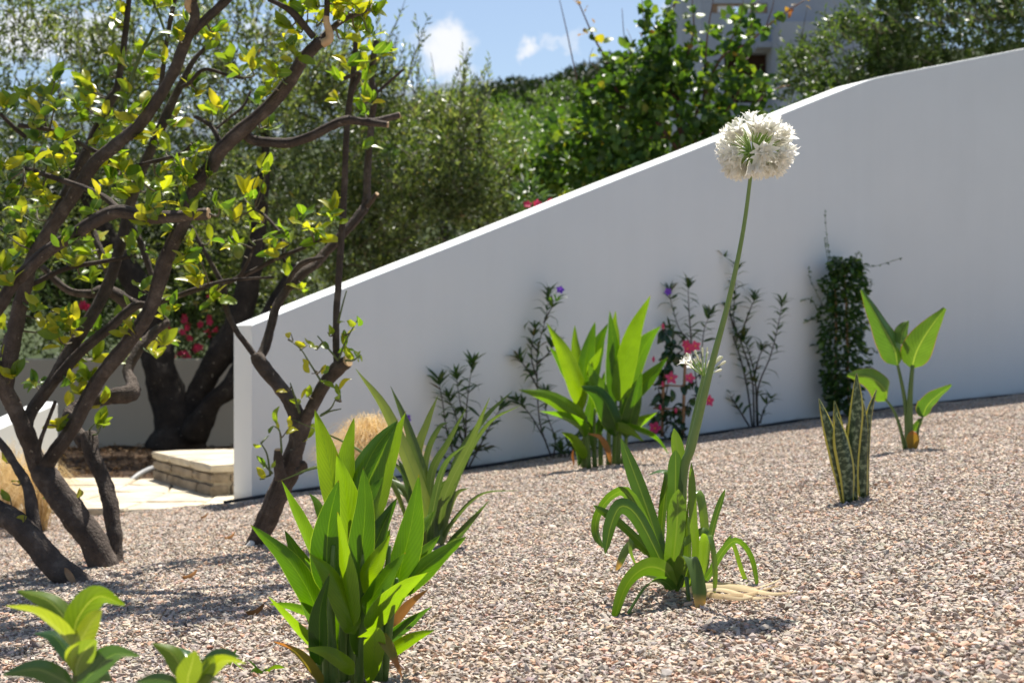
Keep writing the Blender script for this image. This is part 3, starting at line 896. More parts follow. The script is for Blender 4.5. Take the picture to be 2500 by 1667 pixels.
for i, (s0, s1) in enumerate(((0, .55), (.55, 1.1), (1.1, 1.75))):
    for j, (t0, t1) in enumerate(((0, .42), (.42, .86), (.86, 1.26))):
        o = A0 + R_ * (s0 - .02 + .006) + E * (t0 - .02 + .006) + Vector((0, 0, -.205))
        v, f = rough_block(o, R_, E, s1 - s0 - .012, t1 - t0 - .012, .056, 90 + i * 3 + j, .003, .012)
        mobj('tread_slab', v, f, M['limestone'], stp, False)

# grey conduit lying by the step
v, f, uv = tube([P(283, 1206, 9.55) , P(310, 1183, 9.6), P(340, 1158, 9.72), P(380, 1140, 9.95), P(430, 1133, 10.2)], [.019] * 5, 10, 6)
tag(mobj('conduit', v, f, M['hose'], None, True, uv), 'pale grey pipe lying on the soil beside the stone step', 'pipe')

# low wall behind the big olive trunk, and the sloping white wall at the left edge
def plain_wall(name, p0, p1, th, zb, zt0, zt1, mat, label):
    u = (p1 - p0).normalized(); w = Vector((-u.y, u.x, 0)); c = .014
    vv, uvv = [], []
    for p, zt in ((p0, zt0), (p1, zt1)):
        for o_, z in ((0, zb), (0, zt - c), (c, zt), (th - c, zt), (th, zt - c), (th, zb)):
            vv.append(p + w * o_ + Vector((0, 0, z))); uvv.append((p.x, z - zb - .03))
    ff = [[k, 6 + k, 7 + k, k + 1] for k in range(5)] + [[0, 1, 2, 3, 4, 5], [11, 10, 9, 8, 7, 6]]
    o = mobj(name, vv, ff, mat, None, False, uvv)
    return tag(o, label, 'wall')
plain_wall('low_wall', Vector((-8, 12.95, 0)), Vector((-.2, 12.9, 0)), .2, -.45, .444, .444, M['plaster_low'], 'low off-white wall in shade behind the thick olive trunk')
plain_wall('sloping_wall', Vector((-3.75, 7.9, 0)), Vector((-3.02, 9.35, 0)), .2, -.6, -.26, .20, M['plaster'], 'low sloping white wall at the left edge behind the feather grass')

# hills
def hill_profile(x):
    ks = [(-1500, 330), (-600, 300), (0, 300), (600, 285), (1000, 235), (1120, 214), (1198, 204), (1252, 184), (1281, 180), (1306, 193), (1340, 186), (1378, 166), (1414, 152),
          (1469, 147), (1505, 128), (1541, 121), (1650, 112), (1800, 90), (2100, 60), (2600, 20), (4000, 60)]
    return float(np.interp(x, [a for a, _ in ks], [b_ for _, b_ in ks]))
HD = 150.0
hv, hf = [], []
na, nd = 120, 30
for i in range(na + 1):
    px = -1500 + 5500 * i / na
    for j in range(nd + 1):
        d = 45 + 260 * j / nd
        X = (px - 1250) / F * d
        h = (833.5 - hill_profile(px)) / F * HD + .6 - 3.8
        s = min(1, max(0, (d - 50) / (HD - 50))); s = s * s * (3 - 2 * s)
        if d > HD: s = 1 - .35 * (d - HD) / 155
        z = -.62 + h * s + 1.2 * s * noise.noise(Vector((X * .05, d * .05, 0)))
        hv.append((X, d, z - .15))
for i in range(na):
    for j in range(nd):
        q = i * (nd + 1) + j; hf.append([q, q + nd + 1, q + nd + 2, q + 1])
tag(mobj('hill', hv, hf, M['hill']), kind='structure')
rng = np.random.default_rng(31)
blobs = []
for _ in range(900):
    px = rng.uniform(900, 2200); d = rng.uniform(95, HD + 12)
    X = (px - 1250) / F * d
    h = (833.5 - hill_profile(px)) / F * HD + .6 - 3.8
    s = min(1, max(0, (d - 50) / (HD - 50))); s = s * s * (3 - 2 * s)
    z = -.62 + h * s
    r = rng.uniform(1.0, 2.4)
    blobs.append((X, d, z + r * .45, r * 1.15, r, r * .8, 42 * r * r))
bp_, bn_ = blob_points(blobs, rng, .7)
v, f, tn = leaf_cloud(bp_, bn_ + rng.normal(size=bp_.shape) * .8, rng.uniform(.35, .7, len(bp_)), .3, rng)
tag(mobj('hillside_wood', v, f, M['hill_leaf'], None, False, None, tn), 'dark evergreen scrub covering the hill on the skyline', 'wood', kind='stuff')
mv, mf = [], []
prof = [(-400, 330), (300, 260), (900, 225), (1080, 204), (1135, 196), (1160, 191), (1185, 195), (1230, 203), (1400, 230), (2000, 300), (2900, 340)]
for i in range(161):
    px = -400 + 3300 * i / 160
    y = float(np.interp(px, [a for a, _ in prof], [b_ for _, b_ in prof])) + 3 * noise.noise(Vector((px * .03, 0, 0)))
    for (d, s) in ((1500, 0.0), (1700, .6), (1850, 1.0), (2300, .3)):
        mv.append(((px - 1250) / F * d, d, -.62 + ((833.5 - y) / F * 1850 + 1) * s))
for i in range(160):
    for j in range(3):
        q = i * 4 + j; mf.append([q, q + 4, q + 5, q + 1])
tag(mobj('mountain', mv, mf, M['mountain']), kind='structure')

# the concrete house up the slope
bd = thing('concrete_house', (5.6, 30, -.6), 'grey concrete house with a strip window, up behind the round-leaved tree', 'house')
DB = 30.0
def bx(px): return (px - 1250) / F * DB
def bz(py): return ZC + (833.5 - py) / F * DB
def holed_wall(x0, x1, z0, z1, y0, y1, holes):
    X = sorted({x0, x1} | {h[0] for h in holes} | {h[1] for h in holes}); Zs = sorted({z0, z1} | {h[2] for h in holes} | {h[3] for h in holes})
    mb = MB()
    solid = lambda i, j: 0 <= i < len(X) - 1 and 0 <= j < len(Zs) - 1 and not any(h[0] <= (X[i] + X[i + 1]) / 2 <= h[1] and h[2] <= (Zs[j] + Zs[j + 1]) / 2 <= h[3] for h in holes)
    for i in range(len(X) - 1):
        for j in range(len(Zs) - 1):
            if not solid(i, j): continue
            vv, ff = box(X[i], X[i + 1], y0, y1, Zs[j], Zs[j + 1])
            keepf = [ff[2], ff[4]]
            if not solid(i - 1, j): keepf.append(ff[5])
            if not solid(i + 1, j): keepf.append(ff[3])
            if not solid(i, j - 1): keepf.append(ff[0])
            if not solid(i, j + 1): keepf.append(ff[1])
            mb.add(vv, keepf)
    return mb
win = (bx(1738), bx(1874), bz(33), bz(9)); dor = (bx(1768), bx(1876), bz(252), bz(128))
holed_wall(bx(1712), bx(2120), -.6, 10.4, DB, DB + .3, [win, dor]).build('wall', M['concrete'], bd, False)
v, f = box(bx(1712), bx(1712) + .3, DB + .302, DB + 6, -.6, 10.4); mobj('side_wall', v, f, M['concrete'], bd, False)
v, f = box(bx(1712) - .25, bx(2120) + .2, DB - .25, DB + 6.2, 10.402, 10.62); mobj('roof_slab', v, f, M['concrete'], bd, False)
v, f = box(bx(1878), bx(2000), DB - 1.2, DB - .004, -.6, bz(84)); mobj('lean_to', v, f, M['concrete'], bd, False)
v, f = box(bx(1842), bx(1884), DB - .35, DB - .004, bz(124), bz(110)); mobj('ledge', v, f, M['concrete'], bd, False)
v, f = box(dor[0] - .1, dor[1] + .1, DB + .32, DB + .36, dor[2] - .1, dor[3] + .1); mobj('opening_back', v, f, M['dark_inside'], bd, False)  # dark brown sheet behind the opening, standing in for its unlit inside
wo = MB()
for (a, b_, c_, d_) in ((win[0], win[1], win[2] - .0, win[2] + .03), (win[0], win[1], win[3] - .03, win[3]), (win[0], win[0] + .13, win[2] + .03, win[3] - .03), (win[1] - .35, win[1], win[2] + .03, win[3] - .03)):
    vv, ff = box(a + .001, b_ - .001, DB + .06, DB + .14, c_, d_); wo.add(vv, ff)
wo_ = wo.build('window_frame', M['rust_frame'], bd, False)
for (a, b_) in ((1752, 1794), (1804, 1857)):
    vv, ff = box(bx(a), bx(b_), DB + .09, DB + .11, win[2] + .031, win[3] - .031); mobj('pane', vv, ff, M['pane'], wo_, False)
# ================================================================== trees behind the wall
def olive_tree(name, base, label, limbs, blobs, nsprig_shoots, seed, leaf=(.068, .0185), mat='olive', per=7, tl=.11, group='trees behind the wall', trunk_r=.12, shoots=()):
    rng = np.random.default_rng(seed)
    t = thing(name, base, label, 'tree', group)
    base = Vector(base)
    first = True
    for lb in limbs:
        pts = [Vector(p[:3]) for p in lb]; rad = [p[3] for p in lb]
        v, f, uv = tube(pts, rad, 12, 6, .16, freq=6)
        mobj('trunk' if first else 'limb', v, f, M['olive_bark'], t, True, uv); first = False
    bp, bn = blob_points([(*b_[:6], b_[6] * 1.35) for b_ in blobs], rng, .35)
    # clumps with gaps between them
    dens = np.fromiter((noise.noise(Vector(q) * 2.3 + Vector((seed, 0, 0))) + .5 * noise.noise(Vector(q) * 5.0) for q in bp), float, len(bp))
    kp = rng.random(len(bp)) < np.clip(.62 + dens * 1.9, .06, 1)
    bp, bn = bp[kp], bn[kp]
    V1, F1, T1 = sprigs(bp, bn, rng, per, tl, leaf[0], leaf[1])
    VV, FF, TT = [V1], [F1], [T1]; off = len(V1)
    tw = MB()
    # long leafy shoots standing out of the crown
    for (p0, p1) in shoots:
        p0, p1 = Vector(p0), Vector(p1)
        ln = (p1 - p0).length; k = max(6, int(ln / .022))
        mid = (p0 + p1) / 2 + Vector(rng.normal(size=3)) * ln * .06
        c = np.array(catmull([p0, mid, p1], k)); ax = unit(np.gradient(c, axis=0))
        d = ax * .9 + unit(rng.normal(size=(k, 3))) * .8
        v, f, tn = leaf_cloud(c, d, leaf[0] * rng.uniform(.7, 1.15, k), leaf[1], rng)
        VV.append(v); FF.append(f + off); TT.append(tn); off += len(v)
        tv_, tf_, tu_ = tube([p0, mid, p1], [.005, .0035, .0015], 4, 3); tw.add(tv_, tf_, tu_)
    # bare twigs inside
    for _ in range(nsprig_shoots):
        q = bp[rng.integers(len(bp))]; a = Vector(q); b_ = a + Vector(unit(rng.normal(size=(1, 3)))[0]) * rng.uniform(.2, .6) + Vector((0, 0, .15))
        tv_, tf_, tu_ = tube([a, (a + b_) / 2 + Vector(rng.normal(size=3)) * .03, b_], [.006, .004, .002], 4, 2); tw.add(tv_, tf_, tu_)
    cr = mobj('crown', np.concatenate(VV), np.concatenate(FF), M[mat], t, False, None, np.concatenate(TT))
    tag(cr, kind='stuff')
    if tw.v: tag(tw.build('twigs', M['twig'], t), kind='stuff')
    return t

def PB(px, py, d, rx, ry, rz, k):
    p = P(px, py, d)
    return (p.x, p.y, p.z, rx, ry, rz, k)

def pl(pts):
    return [(*P(x, y, d), r) for (x, y, d, r) in pts]

# big olive at the left, with the thick trunk in front of the low wall
rng0 = np.random.default_rng(77)
sh = []
for _ in range(60):
    x = rng0.uniform(0, 660); y = rng0.uniform(40, 320); d = rng0.uniform(11.6, 13)
    sh.append((P(x, y, d), P(x + rng0.uniform(-50, 60), y - rng0.uniform(80, 230), d + rng0.uniform(-.2, .2))))
olive_tree('olive_tree', (-2.75, 11.9, -.36), 'big dark-trunked olive left of the wall end, over the low wall',
    [pl([(430, 1100, 11.9, .26), (438, 1040, 11.9, .20), (410, 970, 11.9, .155), (385, 900, 11.9, .135), (378, 840, 12, .15), (350, 720, 12.1, .12), (250, 560, 12.2, .08), (170, 380, 12.2, .05)]),
     pl([(455, 1060, 11.9, .17), (485, 965, 11.9, .10), (525, 885, 11.85, .105), (565, 820, 11.9, .12), (610, 680, 12, .09), (640, 480, 12.1, .06), (650, 260, 12.2, .03)]),
     pl([(470, 1060, 11.8, .14), (515, 985, 11.7, .08), (575, 930, 11.7, .09), (640, 800, 11.8, .07), (720, 650, 12, .05)])],
    [PB(60, 400, 12.4, 1.0, .9, .7, 480), PB(330, 390, 12.6, 1.0, .9, .65, 480), PB(590, 420, 12.5, .8, .8, .65, 480), PB(120, 200, 12.3, .8, .7, .5, 800), PB(400, 190, 12.5, .75, .7, .5, 800),
     PB(660, 220, 12.4, .5, .6, .55, 600), PB(80, 600, 12.6, 1.0, .8, .4, 300), PB(380, 600, 12.9, 1.0, .7, .4, 250), PB(20, 50, 12.2, .6, .6, .28, 330), PB(260, 10, 12.4, .55, .6, .22, 220), PB(640, 60, 12.4, .25, .4, .4, 260), PB(480, 20, 12.4, .3, .4, .25, 160), PB(-250, 350, 12.6, .9, .9, 1.3, 600)],
    120, 301, shoots=sh)
# olive behind the wall, centre left
sh = []
for _ in range(75):
    x = rng0.uniform(690, 1180); top = np.interp(x, [690, 860, 960, 1100, 1250], [150, 130, 170, 250, 300])
    y = top + rng0.uniform(20, 120); d = rng0.uniform(12.3, 13.6)
    sh.append((P(x, y, d), P(x + rng0.uniform(-20, 70), y - rng0.uniform(70, 190), d)))
for (x0, y0, x1, y1) in ((905, 200, 930, -10), (930, 190, 985, 20), (985, 220, 1045, 40), (1010, 230, 1042, 90), (1150, 260, 1185, 165)):
    sh.append((P(x0, y0, 12.6), P(x1, y1, 12.6)))
olive_tree('olive_tree', (-1.3, 13.4, -.6), 'grey-green olive crown above the left half of the white wall',
    [[(-1.3, 13.4, -.62, .2), (-1.35, 13.4, .3, .17), (-1.2, 13.4, 1.0, .12), (-1.3, 13.3, 1.8, .06)], [(-1.35, 13.4, .3, .13), (-.7, 13.4, 1.0, .09), (-.3, 13.3, 1.7, .05)]],
    [PB(840, 330, 13, .75, .7, .65, 800), PB(1010, 400, 13, .7, .7, .6, 850), PB(800, 560, 13.1, .9, .7, .6, 900), PB(1010, 540, 13, .75, .6, .5, 750), PB(1160, 420, 13.1, .5, .6, .55, 560), PB(640, 650, 13.3, .8, .7, .6, 650),
     PB(880, 200, 12.8, .35, .4, .35, 220), PB(1230, 480, 12.9, .35, .4, .3, 240), PB(760, 200, 13, .4, .4, .35, 200), PB(1130, 290, 13.2, .35, .4, .25, 150), PB(930, 640, 13.1, .6, .5, .3, 350)],
    200, 302, shoots=sh)
# dense hedge-like trees closing the gaps, deep shade put into their leaf colour
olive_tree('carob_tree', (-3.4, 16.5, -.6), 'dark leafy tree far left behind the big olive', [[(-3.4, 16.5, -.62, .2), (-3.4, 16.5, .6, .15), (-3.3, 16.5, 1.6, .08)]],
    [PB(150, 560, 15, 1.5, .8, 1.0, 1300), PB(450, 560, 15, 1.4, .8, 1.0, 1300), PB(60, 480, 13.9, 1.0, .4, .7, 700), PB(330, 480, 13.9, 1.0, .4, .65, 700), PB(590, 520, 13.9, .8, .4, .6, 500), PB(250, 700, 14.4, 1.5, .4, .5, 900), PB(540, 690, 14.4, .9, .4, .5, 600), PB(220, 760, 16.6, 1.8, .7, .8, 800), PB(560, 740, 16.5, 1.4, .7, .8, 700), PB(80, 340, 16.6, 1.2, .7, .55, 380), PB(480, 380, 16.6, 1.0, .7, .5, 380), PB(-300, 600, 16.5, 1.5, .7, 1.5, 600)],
    20, 303, (.075, .03), 'shade_dark_leaf', 6, .16)
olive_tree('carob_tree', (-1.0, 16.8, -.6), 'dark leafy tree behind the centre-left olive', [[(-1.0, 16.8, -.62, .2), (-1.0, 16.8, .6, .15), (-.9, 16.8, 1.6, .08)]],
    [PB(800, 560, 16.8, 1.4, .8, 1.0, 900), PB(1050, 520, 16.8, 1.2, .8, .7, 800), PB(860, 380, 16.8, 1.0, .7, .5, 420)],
    20, 304, (.075, .03), 'shade_dark_leaf', 6, .16)
# bright green trees on the slope between the olives and the round-leaved tree
for i, (px, py, d, s, lab) in enumerate([(1290, 395, 22, 1.0, 'bright green tree rising just above the wall, right of the olive crown'), (1190, 340, 30, 1.1, 'pale green tree below the hill, behind the olive crown'),
                                         (1430, 370, 26, 1.2, 'bright green tree half hidden by the round-leaved tree'), (1340, 300, 38, 1.3, 'small green tree at the foot of the hill'), (1075, 300, 34, 1.2, 'green tree below the distant mountain')]):
    c = P(px, py, d)
    olive_tree('green_tree', (c.x, d, -.6), lab, [[(c.x, d, -.62, .16), (c.x + .1, d, c.z * .5, .12), (c.x, d, c.z, .06)]],
        [(c.x, d, c.z, 1.2 * s, 1, .75 * s, 520), (c.x - .7 * s, d - .2, c.z - .35, .8 * s, .8, .6 * s, 320), (c.x + .7 * s, d - .2, c.z - .3, .8 * s, .8, .6 * s, 320), (c.x + .1, d - .3, c.z - 1.0, 1.3 * s, .8, .8 * s, 450), (c.x + .3, d, c.z + .55 * s, .5 * s, .5, .3 * s, 120)],
        0, 320 + i, (.085, .028), 'olive_far', 6, .16, 'green trees on the slope')
# olive on the right above the wall
sh = []
for _ in range(50):
    x = rng0.uniform(1960, 2560); y = np.interp(x, [1960, 2100, 2500], [200, 90, 40]); d = rng0.uniform(12.6, 14)
    sh.append((P(x, y, d), P(x - rng0.uniform(10, 90), y - rng0.uniform(20, 120), d)))
olive_tree('olive_tree', (4.2, 14.6, -.6), 'dense green olive at the top right above the wall',
    [[(4.2, 14.6, -.62, .22), (4.2, 14.6, 1.2, .18), (4.0, 14.5, 2.6, .1), (3.8, 14.4, 3.4, .05)], [(4.2, 14.6, 1.2, .14), (4.8, 14.6, 2.6, .09), (5.2, 14.5, 3.4, .05)]],
    [PB(2060, 170, 14, .42, .5, .5, 420), PB(2180, 120, 14, .6, .6, .65, 700), PB(2330, 60, 14, .75, .7, .75, 900), PB(2500, 20, 14, .8, .7, .8, 900), PB(2020, 270, 13.6, .3, .4, .28, 230), PB(2250, -60, 14, .8, .7, .5, 500), PB(2480, -130, 14, .8, .7, .5, 400), PB(2680, 0, 14, .6, .7, .9, 400), PB(1950, 330, 13.4, .22, .3, .16, 110), PB(2120, 250, 14, .5, .5, .4, 420), PB(1965, 190, 14.2, .25, .3, .35, 170)],
    120, 305, shoots=sh, per=13, mat='olive_green')

# the round-leaved (apricot-like) tree behind the wall
D = 13.0
ap = thing('apricot_tree', (2.0, D, -.5), 'round-leaved green tree with reddish shoots behind the middle of the wall', 'tree')
def PP(x, y, dd=0): return P(x, y, D + dd)
rngA = np.random.default_rng(41)
v, f, uv = tube([Vector((1.55, D, -.62)), PP(1640, 800), PP(1650, 560), PP(1660, 420)], [.09, .08, .065, .05], 10, 5, .12); mobj('trunk', v, f, M['olive_bark'], ap, True, uv)
ZR = Zoom(1350, 0, 3.266)
br = [([(1000, 1400), (1010, 1000), (960, 600), (900, 280), (990, -20)], .035), ([(1000, 1200), (760, 900), (520, 740), (420, 470), (330, 310), (190, -10)], .02),
      ([(1020, 1100), (1200, 800), (1330, 480), (1560, 340), (1760, 170), (2010, 0)], .02), ([(1050, 1200), (1450, 800), (1470, 560), (1560, 460)], .014),
      ([(1100, 1250), (1500, 950), (1720, 740), (1890, 680)], .014), ([(960, 1100), (600, 1100), (330, 1140), (90, 970)], .014),
      ([(1000, 900), (1060, 500), (1120, 250), (1110, -10)], .014), ([(980, 800), (800, 500), (730, 250), (710, -10)], .012), ([(1200, 800), (1230, 300), (1280, -10)], .012),
      ([(700, 900), (350, 800), (225, 740), (175, 560), (110, 250), (50, -10)], .011), ([(760, 900), (650, 500), (575, 330), (550, 70)], .008), ([(1560, 340), (1600, 100), (1650, -10)], .008),
      ([(1330, 480), (1480, 200), (1520, -10)], .009), ([(1690, 240), (1750, 60), (1760, -10)], .007), ([(480, 640), (300, 500), (320, 380)], .005), ([(650, 380), (590, 230)], .004)]
brp = []
for pts_, r0 in br:
    off = rngA.uniform(-.3, .3)
    pw_ = [PP(*ZR(x, y), off * i / len(pts_)) for i, (x, y) in enumerate(pts_)]
    v, f, uv = tube(pw_, [lerp(r0, r0 * .22 + .001, i / (len(pw_) - 1)) for i in range(len(pw_))], 7, 5)
    mobj('branch', v, f, M['reddish_twig'], ap, True, uv)
    brp.append([Vector(q) for q in catmull(pw_, 30)])
# round leaf meshes shared by the single leaves
rl = []
for k in range(4):
    v, f, uv = blade([(0, 0, 0), (0, .5, .05), (0, 1, -.08 - .05 * k)], .85, (1, 0, 0), 'oval', .15 + .08 * k, 7, 2)
    rl.append(mesh_data('round_leaf', v, f, M['round_leaf'], True, uv))
rl_r = mesh_data('russet_leaf', *blade([(0, 0, 0), (0, .5, .05), (0, 1, -.1)], .8, (1, 0, 0), 'oval', .2, 7, 2)[:2], M['russet_leaf'])

def leaf_matrix(p, d, up, s, roll=0.0):
    d = Vector(d).normalized(); up = Vector(up)
    x = d.cross(up)
    if x.length < 1e-4: x = d.cross(Vector((1, 0, 0)))
    x.normalize(); z = x.cross(d)
    m_ = Matrix((x, d, z)).transposed().to_4x4()
    m_ = m_ @ Matrix.Rotation(roll, 4, 'Y')
    return Matrix.Translation(p) @ m_ @ Matrix.Scale(s, 4)

def rv(rng, s=1.0):
    return Vector(rng.normal(size=3)) * s

# leaves along the outer, visible shoots are single leaves
cnt = 0
sel = [(0, .6, 1, 34), (1, .35, 1, 34), (2, .3, .98, 44), (3, .2, .9, 20), (4, .4, 1, 26), (6, .3, .95, 36), (7, .3, 1, 30), (8, .2, .6, 14), (12, .2, .8, 16), (11, .2, .9, 12), (9, .25, .5, 10), (5, .2, .9, 18)]
for bi, t0, t1, k in sel:
    for q in range(k):
        t = rngA.uniform(t0, t1); p = brp[bi][min(29, int(t * 29))] + rv(rngA, .03)
        red = (t > .88 and bi in (1, 4, 2) and rngA.random() < .75) or rngA.random() < .04
        d = rv(rngA) + Vector((0, -.3, -.35))
        link('leaf', rl_r if red else rl[rngA.integers(4)], ap, leaf_matrix(p, d, rv(rngA, .7) + Vector((0, .2, 1)), rngA.uniform(.07, .115) * (.75 if red else 1))); cnt += 1
blobs = [PB(1500, 300, 13, .38, .5, .5, 520), PB(1640, 300, 13, .5, .6, .6, 800), PB(1580, 180, 13, .38, .4, .32, 380), PB(1740, 350, 13, .35, .5, .38, 480), PB(1400, 430, 13, .4, .5, .32, 420), PB(1520, 430, 12.9, .45, .5, .25, 420),
         PB(1830, 310, 13, .22, .4, .2, 140), PB(1300, 480, 12.8, .22, .3, .12, 140), PB(1640, 170, 13, .25, .3, .2, 170), PB(1745, 210, 13, .2, .3, .2, 130), PB(1830, 200, 13, .2, .3, .16, 80), PB(1790, 90, 13, .22, .3, .2, 60), PB(1370, 330, 13, .22, .3, .2, 110), PB(1330, 420, 13, .25, .3, .2, 150), PB(1620, 60, 13, .16, .2, .2, 70), PB(1900, 300, 13, .15, .3, .15, 70), PB(1450, 240, 13, .2, .3, .15, 80), PB(1600, 480, 13.1, .5, .4, .3, 400)]
bp, bn = blob_points([(*b_[:6], b_[6] * .85) for b_ in blobs], rngA, .3)
k = len(bp)
v, f, tn = leaf_cloud(bp, bn * .5 + rngA.normal(size=bp.shape) * .8 + np.array([0, -.2, -.4]), rngA.uniform(.065, .115, k), rngA.uniform(.06, .09, k), rngA, shape='broad')
tag(mobj('foliage', v, f, M['round_leaf_mass'], ap, False, None, tn), kind='stuff')

# oleanders with crimson flowers
def star_flower(mat, petals=5, cup=.35, wide=.62, curl=-.1, seg=5):
    mb = MB()
    for k in range(petals):
        a = 2 * math.pi * k / petals
        d = Vector((math.cos(a), math.sin(a), 0)); s = Vector((-d.y, d.x, 0))
        v, f, uv = blade([d * .06, d * .5 + Vector((0, 0, cup * .55)), d * 1.0 + Vector((0, 0, cup + curl))], wide, s, 'oval', .1, seg, 2)
        mb.add(v, f, uv)
    return mesh_data('flower', mb.v, mb.f, mat, True, mb.uv)
ole_fl = [star_flower(M['pink_bg'], 5, .3, .75), star_flower(M['pink_bg'], 5, .55, .8)]
def oleander(base, label, blobs, flowers, seed):
    rng = np.random.default_rng(seed)
    t = thing('oleander', base, label, 'shrub', 'flowering oleanders behind the walls')
    mb = MB()
    for bl in blobs:
        a = Vector(base); c = Vector(bl[:3])
        v, f, uv = tube([a, a.lerp(c, .5) + rv(rng, .05), c], [.016, .011, .005], 6, 4); mb.add(v, f, uv)
    mb.build('stems', M['olive_bark'], t)
    bp, bn = blob_points(blobs, rng, .3)
    v, f, tn = leaf_cloud(bp, bn * .8 + rng.normal(size=bp.shape) * .5 + np.array([0, 0, .3]), rng.uniform(.09, .14, len(bp)), .022, rng)
    tag(mobj('foliage', v, f, M['oleander'], t, False, None, tn), kind='stuff')
    for (x, y, d, s) in flowers:
        link('flower', ole_fl[rng.integers(2)], t, leaf_matrix(P(x, y, d), rv(rng) , Vector((0, -1, .4)) + rv(rng, .4), s))
fl = []
for (x, y) in [(1430, 560), (1440, 590), (1420, 620), (1250, 790), (1270, 830), (1150, 870), (1230, 860), (1360, 810), (1420, 790), (1450, 840), (1400, 860), (1220, 1010), (1250, 1000), (1330, 980), (1350, 960), (1190, 1030), (1460, 560), (560, 670), (585, 690), (1290, 900)]:
    X, Y = Z2(x, y)
    fl += [(X, Y, 13.6 + rngA.uniform(-.1, .1), .04), (X + rngA.uniform(-14, 14), Y + rngA.uniform(-12, 12), 13.7 + rngA.uniform(-.1, .1), .035)]
oleander((-3.1, 13.9, -.45), 'oleander with crimson flowers behind the low wall, seen between the trunks', [PB(470, 800, 13.9, .45, .3, .35, 420), PB(440, 900, 13.9, .5, .3, .3, 380), PB(520, 700, 14, .5, .3, .3, 300), PB(220, 750, 14, .6, .3, .4, 350), PB(330, 820, 14, .4, .3, .3, 250)], fl, 61)
oleander((.15, 11.2, -.4), 'oleander tip with two pink flowers peeping over the wall', [PB(1292, 490, 11.2, .12, .14, .12, 60), PB(1286, 455, 11.2, .07, .1, .06, 34), PB(1300, 530, 11.2, .14, .14, .12, 70)], [(1288, 500, 11.0, .04), (1307, 501, 11.0, .042), (1312, 497, 11.05, .036), (1342, 492, 11.1, .036)], 62)
# ================================================================== the two lemon trees
def px_tube(pts, d0, d1, sides=12, per=8, rough=.1, flat_end=False):
    n_ = len(pts)
    pw_, rw = [], []
    for i, (x, y, r) in enumerate(pts):
        d = lerp(d0, d1, i / (n_ - 1))
        pw_.append(P(x, y, d)); rw.append(r * .92 / F * d)
    return pw_, tube(pw_, rw, sides, per, rough, True, flat_end), rw

# leaf shapes shared by single leaves: unit length along Y
ll = []
for k in range(6):
    rnd = random.Random(k)
    cl = [(0, 0, 0), (rnd.uniform(-.03, .03), .33, rnd.uniform(-.02, .07)), (rnd.uniform(-.05, .05), .68, rnd.uniform(-.06, .08)), (rnd.uniform(-.08, .08), 1, rnd.uniform(-.25, .08))]
    v, f, uv = blade(cl, rnd.uniform(.44, .54), (1, 0, 0), 'oval', rnd.uniform(.1, .5), 10, 4, .02, k)
    ll.append(mesh_data('lemon_leaf', v, f, M['lemon_leaf'], True, uv))

class Lemon:
    def __init__(self, base, label, seed):
        self.t = thing('lemon_tree', base, label, 'tree', 'pruned lemon trees')
        self.paths = []
        self.rng = np.random.default_rng(seed)
        self.count = 0
        self.rest = [[], [], []]
    def limb(self, name, pts, d0, d1, mat='bark', sides=12, rough=.1, flat=False, mass=True, cut=False):
        pw_, (v, f, uv), rw = px_tube(pts, d0, d1, sides, 8, rough, flat)
        o = mobj(name, v, f, M[mat], self.t, True, uv)
        if mass:
            self.paths += [Vector(q) for q in catmull(pw_, len(pts) * 6)]
        if cut:   # sawn end: pale wood disc with a bark rim
            e = pw_[-1]; dr = (pw_[-1] - pw_[-2]).normalized(); r = rw[-1]
            v2, f2, u2 = tube([e - dr * .002, e + dr * .004], [r * .93, r * .90], 14, 1, .03, True, True)
            mobj('sawn_end', v2, f2, M['fresh_wood'], o, False, u2)
        return o
    def near(self, p):
        best, bd_ = None, 1e9
        for q in self.paths:
            k = (q - p).length_squared
            if k < bd_: best, bd_ = q, k
        return best
    def near_px(self, x, y):
        best, bd_ = None, 1e9
        for q in self.paths:
            X = q.x / q.y * F + 1250; Y = 833.5 - (q.z - ZC) / q.y * F
            k = (X - x) ** 2 + (Y - y) ** 2
            if k < bd_: best, bd_ = q, k
        return best, math.sqrt(bd_)
    def cluster(self, x, y, n=3, size=(33, 55), spread=1.0, limit=295):
        rng = self.rng
        q, dist = self.near_px(x, y)
        d = q.y + rng.uniform(-.18, .18) * min(1, .35 + dist / 80)
        p = P(x, y, d)
        if dist > 9:
            mid = (q + p) / 2 + rv(rng, .012) + Vector((0, 0, -.01))
            v, f, uv = tube([q, mid, p], [.0042, .0032, .0018], 5, 3)
            mobj('twig', v, f, M['green_twig'] if rng.random() < .35 else M['twig'], self.t, True, uv)
            ax = (p - q).normalized()
        else:
            ax = Vector((0, -.4, .6))
        ax = (ax * .6 + Vector((0, -.05, .55))).normalized()
        for k in range(n):
            s = rng.uniform(*size) / F * d
            dirv = (ax * .7 + rv(rng, .62) * spread)
            if dirv.z < -.25: dirv.z *= -.5
            at = p - ax * rng.uniform(0, .02) + rv(rng, .006)
            mt = leaf_matrix(at, dirv, Vector((0, -.75, .75)) + rv(rng, .55), s, rng.uniform(-.6, .6))
            if self.count < limit:
                link('leaf', ll[rng.integers(6)], self.t, mt); self.count += 1
            else:
                self.extra(mt)
    def extra(self, mt):
        me = ll[self.rng.integers(6)]
        o = len(self.rest[0])
        self.rest[0].extend([mt @ v.co for v in me.vertices]); self.rest[2].extend([self.rng.random()] * len(me.vertices))
        self.rest[1].extend([[i + o for i in p.vertices] for p in me.polygons])
    def finish(self):
        if self.rest[0]:
            tag(mobj('foliage', self.rest[0], self.rest[1], M['lemon_leaf_mass'], self.t, True, None, self.rest[2]), kind='stuff')

